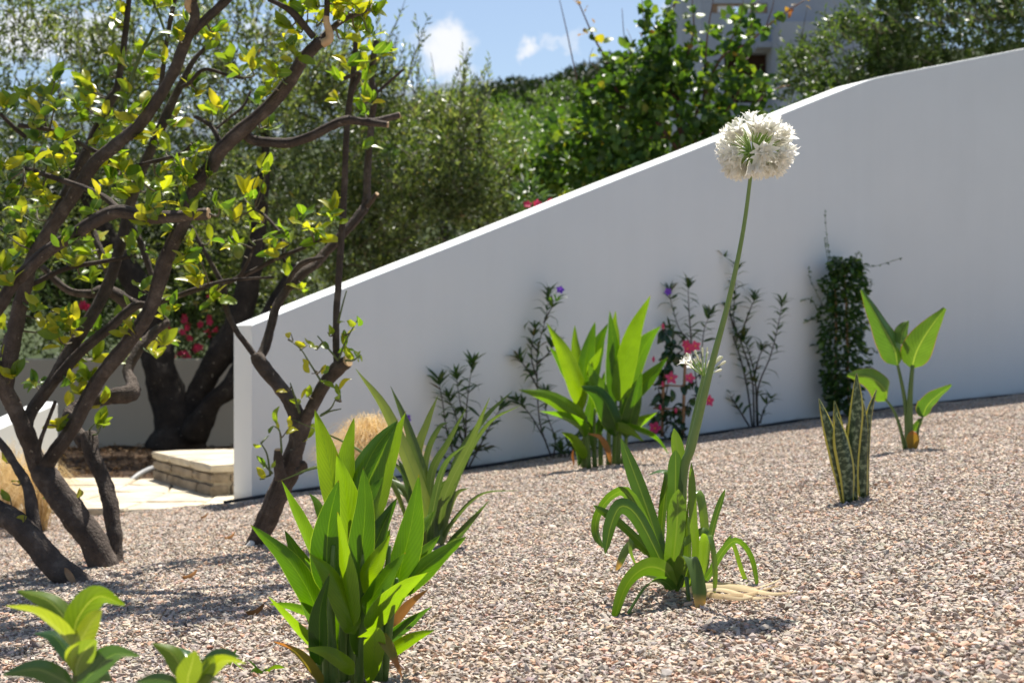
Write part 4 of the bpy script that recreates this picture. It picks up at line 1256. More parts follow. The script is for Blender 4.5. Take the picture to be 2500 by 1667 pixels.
p1 = P(245, 1405, 5.15)
T1 = Lemon((p1.x, p1.y, ground(p1.x, p1.y)), 'large multi-stemmed lemon tree at the left with yellow-green leaves', 81)
# trunks
T1.limb('trunk', [(205, 1455, 50), (191, 1428, 38), (140, 1388, 35), (92, 1328, 33), (38, 1275, 31), (-20, 1245, 30), (-90, 1200, 29)], 4.93, 5.1, sides=20, rough=.10)
T1.limb('trunk', [(268, 1430, 54), (257, 1388, 40), (223, 1317, 37), (166, 1237, 35), (124, 1180, 33), (99, 1145, 31)], 5.32, 5.4, sides=20, rough=.10)
T1.limb('trunk', [(284, 1420, 34), (279, 1370, 25), (280, 1310, 21), (270, 1240, 21), (251, 1170, 20), (228, 1110, 20), (212, 1060, 21)], 5.4, 5.62, sides=16, rough=.16)
T1.limb('limb', [(212, 1085, 20), (170, 1030, 18), (180, 1000, 17), (250, 972, 19), (318, 960, 22), (322, 935, 16), (312, 905, 14), (335, 858, 14), (372, 815, 12), (410, 786, 9)], 5.62, 6.1, sides=14, rough=.16)
T1.limb('limb', [(90, 1320, 20), (80, 1255, 18), (68, 1190, 15), (40, 1140, 12), (5, 1085, 10), (-40, 1040, 9)], 5.05, 5.2, rough=.12)
v, f, uv = blade([P(158, 1385, 4.895), P(172, 1408, 4.887), P(186, 1428, 4.885)], .024, (1, .2, .2), 'oval', -.4, 8, 4)
mobj('bark_wound', v, f, M['peeled'], T1.t, True, uv)
# main limbs
T1.limb('limb', [(99, 1150, 26), (75, 1085, 24), (55, 1040, 23), (28, 980, 22), (0, 925, 21), (-40, 850, 20)], 5.4, 5.25)
T1.limb('limb', [(99, 1150, 24), (130, 1108, 20), (170, 1058, 19), (235, 934, 20), (307, 843, 20), (361, 767, 19), (390, 681, 20), (416, 608, 20), (444, 547, 20), (481, 452, 20), (517, 405, 19), (542, 361, 20), (596, 314, 19), (650, 267, 18), (705, 202, 17), (741, 145, 16), (782, 100, 16)], 5.4, 5.0, sides=14)
T1.limb('limb', [(60, 1050, 18), (80, 1000, 17), (126, 934, 17), (159, 876, 17), (217, 782, 16), (253, 717, 16), (282, 645, 15), (304, 554, 14), (318, 500, 13), (347, 416, 13), (394, 307, 13), (434, 224, 10), (470, 152, 7), (499, 119, 5)], 5.36, 5.75, sides=12)
T1.limb('limb', [(105, 965, 12), (155, 905, 14), (202, 854, 14), (260, 807, 13), (325, 749, 12), (361, 745, 9), (397, 735, 8), (470, 710, 7), (542, 688, 6), (610, 680, 4), (668, 677, 3)], 5.4, 5.5)
T1.limb('limb', [(-30, 790, 17), (0, 745, 17), (36, 691, 17), (108, 619, 17), (181, 572, 17), (253, 529, 18), (296, 516, 18), (361, 531, 17), (434, 528, 16), (508, 521, 16)], 4.95, 4.85, sides=14, flat=True, cut=True)
T1.limb('limb', [(10, 960, 22), (25, 880, 21), (47, 753, 20), (65, 681, 19), (85, 620, 18), (123, 560, 18), (173, 488, 17), (202, 441, 17), (235, 394, 17), (289, 350, 17), (343, 300, 16), (390, 235, 15), (426, 173, 15), (452, 101, 15), (476, 48, 13), (470, 8, 12)], 5.3, 5.1, sides=14)
T1.limb('branch', [(470, 80, 11), (513, 38, 12), (560, -8, 12)], 5.12, 5.15)
T1.limb('branch', [(110, 575, 14), (145, 506, 14), (181, 434, 14), (217, 361, 14), (267, 250, 13), (285, 217, 10), (296, 152, 8), (307, 72, 8), (316, -8, 7)], 5.8, 5.85)
T1.limb('branch', [(392, 245, 7), (394, 210, 7), (401, 145, 6), (412, 72, 6), (428, -5, 6)], 5.55, 5.6)
T1.limb('branch', [(590, 320, 13), (615, 340, 13), (650, 347, 13), (705, 349, 13), (759, 332, 13), (813, 306, 13), (850, 293, 12), (890, 298, 10), (946, 305, 9)], 5.13, 5.05, flat=True, cut=True)
T1.limb('branch', [(880, 296, 9), (915, 296, 9), (972, 282, 9)], 5.08, 5.2, flat=True, cut=True)
T1.limb('branch', [(47, 307, 6), (95, 312, 6), (145, 325, 6), (202, 354, 6), (249, 376, 6)], 5.3, 5.2)
T1.limb('branch', [(0, 278, 5), (35, 312, 6), (62, 335, 6)], 5.2, 5.25)
T1.limb('branch', [(60, 410, 5), (108, 426, 7), (195, 455, 8), (253, 481, 8), (290, 512, 10)], 5.1, 4.9)
T1.limb('branch', [(262, 425, 4), (282, 416, 4), (361, 398, 5), (441, 376, 5), (470, 350, 4)], 5.4, 5.2)
T1.limb('branch', [(475, 285, 5), (500, 297, 6), (520, 314, 7), (538, 350, 7)], 5.2, 5.15)
T1.limb('branch', [(440, 215, 5), (463, 202, 5), (499, 170, 5), (556, 184, 4), (593, 191, 4)], 5.6, 5.5)
T1.limb('branch', [(528, 315, 4), (560, 287, 4), (593, 260, 4), (612, 222, 3)], 5.2, 5.3)
T1.limb('branch', [(766, 92, 9), (719, 36, 9), (690, 15, 7), (655, 0, 5)], 5.0, 4.95)
T1.limb('branch', [(780, 98, 8), (800, 80, 8), (836, 50, 8), (892, 26, 7)], 5.0, 5.1)
T1.limb('branch', [(60, 700, 8), (90, 688, 7), (163, 655, 7), (239, 641, 6), (332, 623, 5)], 5.3, 5.4)
T1.limb('branch', [(101, 650, 8), (163, 706, 10), (217, 717, 11), (264, 710, 16), (314, 738, 18), (342, 756, 14)], 5.7, 5.8, rough=.16)
T1.limb('branch', [(376, 65, 4), (350, 119, 5), (329, 170, 5), (311, 231, 5), (296, 267, 5)], 5.5, 5.6, mat='green_twig')
T1.limb('branch', [(350, 119, 3), (375, 100, 4), (402, 84, 4)], 5.5, 5.5, mat='green_twig')
T1.limb('branch', [(410, 100, 4), (395, 55, 4), (375, 5, 4)], 5.4, 5.45, mat='green_twig')
T1.limb('branch', [(272, 715, 9), (262, 660, 10), (240, 600, 9), (228, 565, 8)], 5.9, 6.0)
T1.limb('branch', [(376, 690, 7), (360, 640, 8), (340, 585, 8), (318, 550, 7)], 5.45, 5.5)
T1.limb('branch', [(20, 1000, 8), (8, 900, 14), (30, 800, 14), (55, 720, 14), (75, 640, 13)], 5.9, 6.0)
T1.limb('branch', [(90, 1130, 6), (98, 1080, 6), (112, 1040, 5), (135, 980, 5)], 5.3, 5.25)
o = T1.limb('broken_stub', [(786, 108, 12), (805, 92, 11), (797, 55, 9), (797, 35, 7)], 5.0, 4.98, mat='fresh_wood', mass=False)
T1.limb('branch', [(797, 40, 7), (799, 10, 8), (800, -20, 8)], 4.98, 4.97)
T1.limb('broken_stub', [(465, 30, 6), (458, 15, 9), (462, -5, 8)], 5.1, 5.08, mat='fresh_wood', mass=False)

cl1 = [(200, 650), (300, 620), (370, 700), (250, 760), (580, 720), (600, 790), (690, 770), (740, 810), (720, 500), (800, 400), (860, 440), (820, 90), (810, 170), (960, 350), (1110, 400), (1200, 250), (1260, 140),
       (1400, 250), (1450, 200), (1480, 270), (1020, 10), (1080, 25), (1140, 30), (1550, 400), (1620, 480), (1700, 460), (1680, 400), (1300, 580), (1330, 640), (1040, 880), (250, 930), (170, 1010), (160, 1080), (430, 950), (460, 1030),
       (450, 1090), (500, 1150), (20, 1120), (700, 930), (650, 960), (800, 1080), (820, 1130), (780, 1200), (1080, 970), (1120, 1010), (1000, 960), (1180, 780), (1190, 840), (1430, 750), (1490, 740), (1740, 700), (1800, 850), (1850, 480),
       (1880, 520), (1840, 600), (1940, 320), (1990, 380), (1230, 1130), (1340, 1130), (1370, 1200), (1420, 1180), (1090, 1130), (1080, 1200), (1110, 1280), (940, 1260), (1010, 1280), (1250, 1320), (640, 1420), (250, 1420), (330, 1380), (130, 1440),
       (200, 1260), (290, 1230), (30, 1300), (1480, 1370), (1250, 1400), (1030, 1410), (1950, 40), (2080, 60), (2030, 110), (2150, 130), (2120, 40), (1960, 180), (2000, 200), (580, 560), (640, 590), (820, 820), (900, 820), (960, 720),
       (1000, 560), (1050, 500), (1320, 1010), (1400, 1000), (700, 1130), (100, 720), (60, 1220), (500, 700)]
cl2 = [(20, 180), (0, 420), (60, 420), (440, 360), (490, 390), (620, 500), (540, 470), (210, 700), (250, 690), (330, 790), (290, 850), (380, 850), (470, 830), (500, 800), (640, 840), (410, 920), (830, 790), (830, 870), (640, 1040), (30, 1120), (90, 1150),
       (270, 1180), (230, 1200), (600, 1150), (480, 1200), (540, 1270), (480, 1350), (690, 1340), (430, 1490), (390, 1500), (660, 1460), (680, 1500), (930, 740), (970, 580), (1100, 740), (1170, 690), (1440, 630), (1330, 490), (1350, 530), (1110, 950),
       (700, 310), (720, 400), (850, 280), (900, 240), (1180, 400), (1250, 340), (1350, 370), (190, 250), (180, 310), (290, 230), (20, 820), (60, 1040)]
cl4 = [(50, 30), (100, 50), (180, 60), (240, 20), (300, 30), (330, 90), (220, 130), (200, 200), (260, 210), (300, 230), (120, 260), (150, 10), (60, 100), (20, 60)]
random.Random(3).shuffle(cl1)
for (x, y) in cl4: T1.cluster(*Z4(x, y), n=6)
for (x, y) in cl1: T1.cluster(*Z1(x, y), n=4 + int(T1.rng.random() < .6))
for (x, y) in cl2: T1.cluster(*Z2(x, y), n=4 + int(T1.rng.random() < .5))
for (x, y) in [(130, 1230), (40, 1150), (30, 1180), (15, 1130), (262, 1195), (195, 1210), (60, 1260), (25, 1215)]: T1.cluster(x, y, n=1)
rq = random.Random(19)
for _ in range(55):
    T1.cluster(rq.uniform(0, 560), rq.choice([rq.uniform(180, 620), rq.uniform(400, 900)]), n=4)
# the crown goes on above the picture: its leaves dapple the gravel
T1.limb('limb', [(560, -8, 12), (610, -120, 11), (680, -300, 8), (720, -480, 5)], 5.15, 5.3)
T1.limb('limb', [(470, 8, 12), (430, -120, 11), (400, -320, 9), (430, -560, 5)], 5.1, 5.0)
T1.limb('limb', [(316, -8, 8), (280, -150, 8), (200, -350, 6), (180, -560, 4)], 5.85, 5.7)
T1.limb('limb', [(800, -20, 8), (830, -150, 7), (900, -350, 5)], 4.97, 4.9)
T1.limb('limb', [(-90, 700, 20), (-120, 300, 16), (-60, -50, 12), (40, -350, 8), (60, -600, 5)], 5.0, 5.2)
rq = random.Random(9)
for _ in range(190):
    x = rq.uniform(-200, 950); y = rq.uniform(-720, -60)
    T1.cluster(x, y, n=6, size=(44, 70), limit=0)
T1.finish()

pt = P(625, 1335, gd(625, 1335))
T2 = Lemon((pt.x, pt.y, ground(pt.x, pt.y)), 'slender forked lemon tree standing in front of the wall end', 82)
D2 = gd(625, 1335)
T2.limb('trunk', [(604, 1362, 30), (619, 1334, 24), (656, 1261, 29), (683, 1192, 30), (711, 1132, 27), (729, 1063, 23), (738, 1022, 24)], D2, D2 - .05, sides=20, rough=.12)
T2.limb('limb', [(734, 1040, 22), (716, 992, 21), (695, 960, 20), (656, 912, 19), (634, 880, 20), (626, 868, 18)], D2 - .05, D2, sides=16, rough=.12)
T2.limb('limb', [(628, 880, 13), (646, 852, 13), (660, 802, 12), (674, 751, 12), (706, 700, 12), (743, 664, 13), (770, 645, 13), (800, 610, 13), (854, 553, 13), (890, 510, 13)], D2, D2 + .3, sides=12)
T2.limb('limb', [(888, 515, 12), (896, 480, 11), (898, 397, 10), (908, 289, 9), (916, 231, 9), (905, 181, 8), (919, 101, 8)], D2 + .3, D2 + .35)
T2.limb('stub', [(893, 505, 9), (908, 490, 7), (920, 474, 6)], D2 + .3, D2 + .25, flat=True, cut=True)
T2.limb('limb', [(738, 1030, 16), (757, 1004, 17), (789, 944, 18), (825, 898, 20), (848, 882, 18)], D2 - .05, D2 - .15, sides=16, flat=True, cut=True)
T2.limb('branch', [(824, 900, 10), (821, 850, 9), (821, 765, 9), (826, 696, 9), (830, 640, 9), (838, 500, 9), (848, 300, 8), (862, 190, 8), (868, 100, 6)], D2 - .12, D2 - .05)
T2.limb('branch', [(632, 882, 8), (600, 838, 8), (578, 810, 8), (553, 753, 8), (546, 695, 8)], D2, D2 + .05)
T2.limb('branch', [(546, 698, 7), (513, 637, 6), (484, 587, 6), (466, 551, 5)], D2 + .05, D2 + .1)
T2.limb('branch', [(546, 695, 5), (585, 673, 5), (607, 634, 4), (622, 598, 3)], D2 + .05, D2)
T2.limb('branch', [(556, 690, 6), (614, 663, 6), (669, 634, 6), (740, 605, 5), (800, 578, 3)], D2 + .05, D2 + .1)
T2.limb('branch', [(696, 700, 6), (720, 660, 7), (745, 640, 8), (790, 628, 4)], D2 + .1, D2 + .1)
T2.limb('branch', [(620, 510, 4), (650, 530, 4), (685, 575, 5), (695, 640, 4)], D2 + .3, D2 + .1)
T2.limb('stub', [(686, 1170, 17), (680, 1130, 14), (679, 1098, 10)], D2 - .1, D2 - .12, flat=True, cut=True)
T2.limb('stub', [(728, 1150, 12), (742, 1140, 11), (738, 1130, 9)], D2 - .12, D2 - .16)
T2.limb('branch', [(916, 231, 4), (950, 200, 4), (985, 170, 3)], D2 + .35, D2 + .35)
T2.limb('branch', [(848, 290, 7), (858, 230, 7), (878, 180, 6), (840, 192, 5)], D2 - .06, D2 - .1)
for pth in ([(240, 1110), (222, 1000), (190, 940)], [(250, 1100), (215, 1060), (205, 1030)], [(300, 990), (290, 880), (262, 850)], [(515, 620), (440, 500), (400, 440), (335, 390)], [(600, 500), (550, 440), (490, 370)],
            [(605, 490), (640, 400), (700, 290)], [(395, 780), (365, 680), (345, 620)], [(600, 300), (625, 200), (645, 130)], [(510, 790), (560, 755), (585, 710)], [(505, 795), (560, 770), (615, 758)], [(640, 500), (680, 500), (720, 470)]):
    T2.limb('sprout', [(*Z7(x, y), 3.2 - .8 * i) for i, (x, y) in enumerate(pth)], D2 - .2, D2 - .25, mat='green_twig', sides=6, rough=0)
for (x, y) in [(350, 360), (435, 420), (460, 570), (520, 540), (545, 350), (590, 320), (630, 340), (610, 450), (560, 440), (640, 400), (700, 300), (700, 480), (720, 480), (610, 670), (600, 690), (400, 710), (440, 690), (330, 650), (270, 850), (330, 870),
               (230, 900), (200, 950), (200, 1060), (230, 1080), (210, 1130), (330, 50), (410, 120), (250, 235), (440, 900), (390, 960), (420, 940), (480, 430), (520, 600)]:
    T2.cluster(*Z7(x, y), n=1 + int(T2.rng.random() < .55), size=(26, 44))
for (x, y) in [(140, 430), (180, 480), (90, 520), (250, 470), (300, 490), (230, 540), (370, 330), (390, 360), (220, 340), (260, 420), (60, 660), (240, 680), (290, 690), (250, 760), (235, 990), (30, 1410), (80, 1490), (10, 1470), (300, 340)]:
    T2.cluster(*Z4(x, y), n=3, size=(32, 54))
for (x, y) in [(1570, 110), (1760, 110), (1700, 160), (1420, 230), (1600, 260), (1600, 320), (1840, 290), (2040, 80), (2060, 130), (2250, 20), (2230, 90), (1960, 240), (2200, 220), (1940, 470), (2050, 580), (2120, 170), (1990, 130), (1880, 330), (2150, 230), (1780, 230)]:
    T2.cluster(*Z2(x, y), n=3, size=(32, 54))
for (x, y) in [(1770, 1140), (1800, 1165), (1660, 1290), (1690, 1340), (1780, 1290)]:
    T2.cluster(*Z1(x, y), n=3, size=(32, 54))
T2.finish()
# young green lemon on the slender tree
bm = bmesh.new(); bmesh.ops.create_uvsphere(bm, u_segments=14, v_segments=10, radius=1)
for v in bm.verts: v.co = Vector((v.co.x, v.co.y, v.co.z * (1.15 + .25 * abs(v.co.z) ** 4)))
me = bpy.data.meshes.new('lemon'); bm.to_mesh(me); bm.free()
M['lemon_skin'] = simple_mat('green_lemon', (.14, .20, .03), (.20, .25, .04), 20, .4, .3, 120, bdist=.002); me.materials.append(M['lemon_skin'])
me.polygons.foreach_set('use_smooth', np.ones(len(me.polygons), dtype=bool))
link('fruit', me, T2.t, Matrix.Translation(P(*Z2(1610, 312), D2)) @ Matrix.Scale(.023, 4))
# white painted root end
v, f, uv = tube([P(602, 1352, D2 - .02), P(609, 1338, D2 - .04), P(616, 1322, D2 - .05)], [.011, .017, .010], 10, 4, .1)
mobj('painted_root', v, f, M['white_paint'], T2.t, True, uv)
# ================================================================== garden plants
def plant(name, px, py, label, cat='plant', group=None, d=None):
    d = d or gd(px, py)
    p = P(px, py, d)
    t = thing(name, (p.x, p.y, ground(p.x, p.y)), label, cat, group)
    return t, d

def add_blade(t, name, mat, *a, **k):
    v, f, uv = px_blade(*a, **k)
    return mobj(name, v, f, M[mat], t, True, uv)

# --- big bright clump in the foreground
t, d = plant('canna_plant', 861, 1660, 'large bright green broad-leaved clump in the foreground', 'plant', 'broad-leaved canna clumps')
DC = d
stems = [(368, 1575, 345, 1180), (395, 1575, 400, 1060), (430, 1580, 425, 900), (472, 1580, 500, 1000), (515, 1590, 520, 700), (548, 1590, 560, 800), (592, 1580, 610, 760), (640, 1545, 700, 900), (668, 1540, 735, 1060), (560, 1600, 545, 1080)]
for (x0, y0, x1, y1) in stems:
    dd = d + random.uniform(-.07, .09)
    a, b_ = P(*ZA(x0, y0 + 12), dd), P(*ZA(x1, y1), dd + random.uniform(-.03, .03))
    v, f, uv = tube([a, a.lerp(b_, .5) + Vector((random.uniform(-.006, .006), 0, 0)), b_], [.0105, .0085, .004], 9, 5)
    mobj('stem', v, f, M['canna_stem'], t, True, uv)
# (points base -> tip, width, depth offset of base, depth to tip, twist, material)
L = [([(345, 1250), (315, 1140), (200, 960), (20, 795)], 105, -.03, -.06, 25, 'canna'), ([(350, 1440), (330, 1390), (220, 1270), (105, 1140)], 72, -.08, -.07, -20, 'canna'),
     ([(370, 1200), (340, 1120), (265, 970), (190, 825)], 100, .02, .03, 40, 'canna'), ([(400, 1060), (335, 930), (250, 750), (172, 580)], 78, .03, .05, -30, 'canna'),
     ([(450, 800), (430, 640), (390, 430), (335, 235)], 125, .06, .05, 10, 'canna'), ([(480, 760), (480, 640), (495, 450), (528, 275)], 95, .07, .05, 25, 'canna'),
     ([(525, 1000), (515, 900), (480, 640), (443, 455)], 150, .0, .0, -12, 'canna'), ([(420, 1150), (395, 1000), (405, 790), (452, 578)], 155, -.05, -.03, 18, 'canna'),
     ([(520, 1290), (505, 1160), (475, 950), (448, 735)], 92, -.07, -.04, -42, 'canna'), ([(362, 1480), (360, 1400), (362, 1220), (408, 1035)], 90, -.1, -.03, 32, 'canna'),
     ([(530, 800), (540, 650), (615, 450), (742, 285)], 185, .06, .06, -18, 'canna'), ([(620, 820), (645, 680), (705, 470), (780, 245)], 100, .05, .08, 46, 'canna'),
     ([(548, 1180), (550, 1060), (580, 740), (573, 515)], 125, -.03, -.01, 30, 'canna'), ([(580, 720), (595, 675), (630, 615), (670, 566)], 55, .03, .03, 10, 'canna'),
     ([(730, 1180), (742, 1060), (805, 800), (842, 555)], 150, -.01, .02, -15, 'canna'), ([(610, 1000), (620, 930), (665, 810), (737, 668)], 100, .03, .04, 35, 'canna'),
     ([(575, 1130), (585, 1040), (640, 950), (702, 848)], 88, -.05, -.02, -35, 'canna'), ([(790, 1060), (825, 1000), (880, 925), (947, 848)], 72, .06, .06, 25, 'canna'),
     ([(735, 1150), (800, 1070), (930, 955), (1077, 853)], 100, .0, -.03, -28, 'canna'), ([(610, 1330), (640, 1260), (745, 1130), (887, 1028)], 118, -.07, -.06, 20, 'canna'),
     ([(585, 1250), (600, 1180), (690, 1040), (777, 933)], 92, -.06, -.03, -40, 'canna'), ([(680, 1420), (705, 1365), (800, 1280), (907, 1193)], 75, .02, -.03, 30, 'canna'),
     ([(690, 1450), (720, 1405), (820, 1345), (922, 1308)], 60, -.02, -.05, -25, 'canna'), ([(640, 1390), (645, 1335), (705, 1420), (762, 1545)], 78, -.08, -.07, 15, 'yellow_leaf'),
     ([(600, 1575), (625, 1430), (620, 1330), (545, 1345)], 100, -.1, -.06, 25, 'canna'), ([(530, 1520), (500, 1485), (400, 1420), (288, 1398)], 60, -.09, -.06, 40, 'canna'),
     ([(365, 1575), (340, 1520), (250, 1415), (135, 1365)], 64, -.08, -.06, -22, 'yellow_leaf'), ([(715, 1310), (725, 1270), (800, 1180), (892, 1108)], 50, .04, .03, 20, 'dry_leaf'),
     ([(530, 1330), (515, 1270), (410, 1050), (308, 935)], 95, -.06, -.04, 34, 'canna'), ([(380, 800), (370, 760), (345, 690), (308, 645)], 45, .1, .06, 10, 'canna'),
     ([(360, 1270), (330, 1238), (210, 1195), (110, 1182)], 46, .05, .04, -20, 'canna'), ([(845, 850), (862, 810), (890, 770), (922, 728)], 44, .08, .05, 15, 'canna'),
     ([(400, 1310), (398, 1280), (400, 1250), (405, 1222)], 36, -.05, 0, 0, 'canna'), ([(560, 1450), (550, 1350), (565, 1200), (600, 1130)], 80, -.04, 0, 30, 'canna'), ([(450, 1450), (440, 1350), (450, 1250), (480, 1170)], 70, .02, 0, 40, 'canna'),
     ([(640, 1500), (650, 1380), (680, 1240), (690, 1120)], 80, .04, 0, -40, 'canna'), ([(470, 1500), (430, 1420), (380, 1330), (300, 1270)], 60, -.02, 0, 30, 'canna')]
for pts_, w, db, dt, tw_, mt in L:
    add_blade(t, 'leaf', mt, ZA, pts_, w, d + db, dt, tw_, n=16, ripple=.028)

for i in range(16):                      # shaded inner leaves
    x0 = random.uniform(380, 650); y0 = random.uniform(1200, 1480); ln = random.uniform(220, 420); le = random.uniform(-.55, .55)
    add_blade(t, 'leaf', 'canna', ZA, [(x0, y0), (x0 + le * ln * .3, y0 - ln * .35), (x0 + le * ln * .75, y0 - ln * .72), (x0 + le * ln * 1.15, y0 - ln)], random.uniform(55, 90), d + random.uniform(.0, .10), random.uniform(-.02, .1), random.uniform(-40, 40), n=12, ripple=.03)
# --- second clump by the wall
t, d = plant('canna_plant', 1470, 1138, 'broad-leaved green clump growing close to the wall beside the pink flowers', 'plant', 'broad-leaved canna clumps')
for (x0, y0, x1, y1) in [(1330, 1490, 1290, 1000), (1350, 1490, 1330, 1150), (1390, 1480, 1390, 1100), (1430, 1490, 1420, 1000), (1482, 1490, 1470, 950), (1520, 1480, 1535, 900), (1545, 1480, 1570, 950), (1575, 1475, 1610, 1180), (1310, 1480, 1300, 1330)]:
    dd = d + random.uniform(-.1, .12)
    a, b_ = P(*ZF(x0, y0 + 14), dd), P(*ZF(x1, y1), dd)
    v, f, uv = tube([a, a.lerp(b_, .5) + Vector((random.uniform(-.012, .012), 0, 0)), b_], [.0155, .0125, .005], 9, 5)
    mobj('stem', v, f, M['canna_stem'], t, True, uv)
L = [([(1305, 1110), (1288, 990), (1190, 730), (1062, 520)], 125, 0, -.1, 22, 'canna'), ([(1280, 1060), (1250, 960), (1160, 800), (1083, 680)], 76, .05, .02, -35, 'canna'), ([(1295, 900), (1285, 800), (1262, 660), (1254, 535)], 70, .1, .05, 20, 'canna'),
     ([(1320, 1000), (1310, 900), (1345, 680), (1393, 512)], 112, .05, .05, -25, 'canna'), ([(1385, 950), (1390, 800), (1420, 660), (1478, 525)], 110, .1, .08, 20, 'canna'), ([(1525, 1050), (1520, 930), (1515, 680), (1490, 435)], 112, 0, .0, 5, 'canna'),
     ([(1545, 760), (1535, 640), (1525, 540), (1530, 440)], 60, .08, .0, 30, 'canna'), ([(1545, 1050), (1570, 930), (1650, 590), (1766, 335)], 140, -.03, -.05, -15, 'canna'), ([(1580, 1080), (1620, 960), (1720, 690), (1836, 540)], 150, .05, .02, 28, 'canna'),
     ([(1600, 1090), (1650, 1000), (1770, 870), (1882, 752)], 105, .02, .0, -30, 'canna'), ([(1600, 1300), (1620, 1220), (1668, 1030), (1706, 842)], 118, -.08, -.05, 14, 'canna'), ([(1310, 1230), (1280, 1140), (1090, 1020), (873, 972)], 105, -.05, -.1, 30, 'canna'),
     ([(1270, 1150), (1200, 1080), (1080, 1030), (972, 980)], 70, 0, -.1, -20, 'canna'), ([(1320, 1290), (1300, 1220), (1170, 1150), (1016, 1118)], 90, -.08, -.12, -25, 'canna'), ([(1530, 1290), (1525, 1190), (1430, 1010), (1295, 948)], 140, -.1, -.1, 30, 'canna'),
     ([(1450, 1080), (1440, 990), (1385, 890), (1347, 788)], 98, -.05, 0, 10, 'canna'), ([(1360, 900), (1370, 830), (1405, 760), (1437, 683)], 64, .0, .0, 30, 'canna'), ([(1320, 1440), (1300, 1390), (1240, 1300), (1158, 1255)], 74, -.1, -.05, -20, 'canna'),
     ([(1590, 1280), (1620, 1240), (1720, 1180), (1812, 1125)], 84, -.03, -.05, 25, 'canna'), ([(1580, 1240), (1640, 1228), (1800, 1300), (1892, 1412)], 56, -.1, -.14, 30, 'canna'), ([(1520, 1250), (1560, 1222), (1640, 1260), (1722, 1322)], 64, -.1, -.1, -15, 'canna'),
     ([(1500, 1480), (1480, 1380), (1430, 1295), (1340, 1266)], 40, -.12, -.05, 20, 'dry_leaf'), ([(1560, 1280), (1570, 1200), (1590, 1100), (1602, 1005)], 66, -.04, 0, -20, 'canna'), ([(1244, 1375), (1238, 1420), (1246, 1460), (1236, 1505)], 18, .0, 0, 10, 'dry_leaf'),
     ([(1470, 1250), (1460, 1150), (1440, 1000), (1455, 850)], 90, .06, 0, 35, 'canna'), ([(1350, 1300), (1340, 1200), (1370, 1050), (1340, 930)], 80, .08, 0, -35, 'canna'), ([(1410, 1300), (1430, 1210), (1500, 1120), (1560, 1080)], 70, .02, 0, 30, 'canna'), ([(1390, 1400), (1380, 1300), (1330, 1200), (1260, 1180)], 66, -.06, 0, 30, 'canna'), ([(1280, 1490), (1290, 1420), (1265, 1360), (1250, 1390)], 40, -.08, 0, 10, 'canna')]
for pts_, w, db, dt, tw_, mt in L:
    add_blade(t, 'leaf', mt, ZF, pts_, w, d + db, dt, tw_, n=14, ripple=.028)

# --- agapanthus with the tall white flower head
t, d = plant('agapanthus', 1644, 1443, 'white agapanthus with one tall flower head and arching strap leaves', 'plant')
DA = d
L = [([(690, 1170), (655, 1040), (560, 720), (400, 288)], 82, 0, .05, 20, 'agapanthus'), ([(700, 1180), (710, 1000), (730, 800), (738, 588)], 95, -.06, -.02, 8, 'agapanthus'), ([(715, 1000), (715, 800), (722, 550), (722, 358)], 80, .03, .02, 5, 'agapanthus'),
     ([(735, 1000), (745, 750), (745, 450), (712, 230)], 64, .07, .06, -20, 'agapanthus'), ([(690, 1100), (640, 900), (655, 650), (680, 500), (620, 478), (558, 505)], 46, .08, .05, 40, 'agapanthus'),
     ([(680, 1130), (630, 1000), (500, 750), (405, 688), (345, 790), (308, 968)], 74, -.05, -.1, 25, 'agapanthus'), ([(660, 1080), (590, 900), (450, 625), (350, 625), (265, 740), (255, 850), (300, 935)], 60, .02, -.02, -25, 'agapanthus'),
     ([(660, 1100), (570, 960), (390, 785), (238, 682)], 42, -.02, .0, 20, 'agapanthus'), ([(640, 1040), (560, 940), (470, 870), (450, 950), (490, 1052)], 52, .06, .03, 20, 'agapanthus'), ([(560, 960), (490, 900), (420, 950), (368, 1068)], 62, .09, .05, 10, 'agapanthus_old'),
     ([(715, 1170), (660, 1070), (545, 1050), (430, 1160), (342, 1425)], 92, -.1, -.14, 18, 'agapanthus'), ([(710, 1180), (650, 1130), (570, 1145), (470, 1290), (400, 1418)], 64, -.12, -.12, -30, 'agapanthus'),
     ([(735, 1170), (760, 1030), (805, 990), (850, 1130), (868, 1345)], 84, -.08, -.14, 12, 'agapanthus_old'), ([(760, 1150), (840, 990), (825, 750), (815, 432)], 42, -.02, .0, 0, 'agapanthus'), ([(770, 1150), (890, 1080), (900, 850), (868, 620), (800, 640), (782, 800)], 56, .04, .04, 25, 'agapanthus'),
     ([(780, 1160), (890, 1020), (955, 770), (1015, 588)], 38, .06, .06, 25, 'agapanthus'), ([(770, 1170), (870, 1080), (895, 880), (925, 880), (950, 1060), (945, 1248)], 48, -.04, -.06, 20, 'agapanthus'), ([(780, 1180), (890, 1130), (990, 970), (1050, 856)], 30, .0, .02, 20, 'agapanthus'),
     ([(790, 1180), (900, 1120), (1000, 955), (1085, 892), (1170, 1000), (1212, 1232)], 40, -.01, -.05, 20, 'agapanthus'), ([(1040, 880), (1070, 930), (1110, 1060), (1160, 1185)], 22, .02, 0, 10, 'agapanthus'), ([(850, 1000), (905, 900), (890, 830), (800, 880), (742, 928)], 40, .03, .0, 30, 'agapanthus'),
     ([(730, 1190), (775, 1100), (790, 1200), (800, 1318)], 34, -.1, -.04, 20, 'agapanthus'), ([(690, 1180), (640, 1110), (560, 1080), (450, 1050)], 40, .05, .05, 30, 'agapanthus_old'), ([(750, 1180), (790, 1000), (790, 850), (775, 700)], 50, .06, .02, 30, 'agapanthus')]
for pts_, w, db, dt, tw_, mt in L:
    add_blade(t, 'leaf', mt, ZH, pts_, w, d + db, dt, tw_, prof='strap', fold=random.uniform(.12, .3), n=20, ripple=.006)
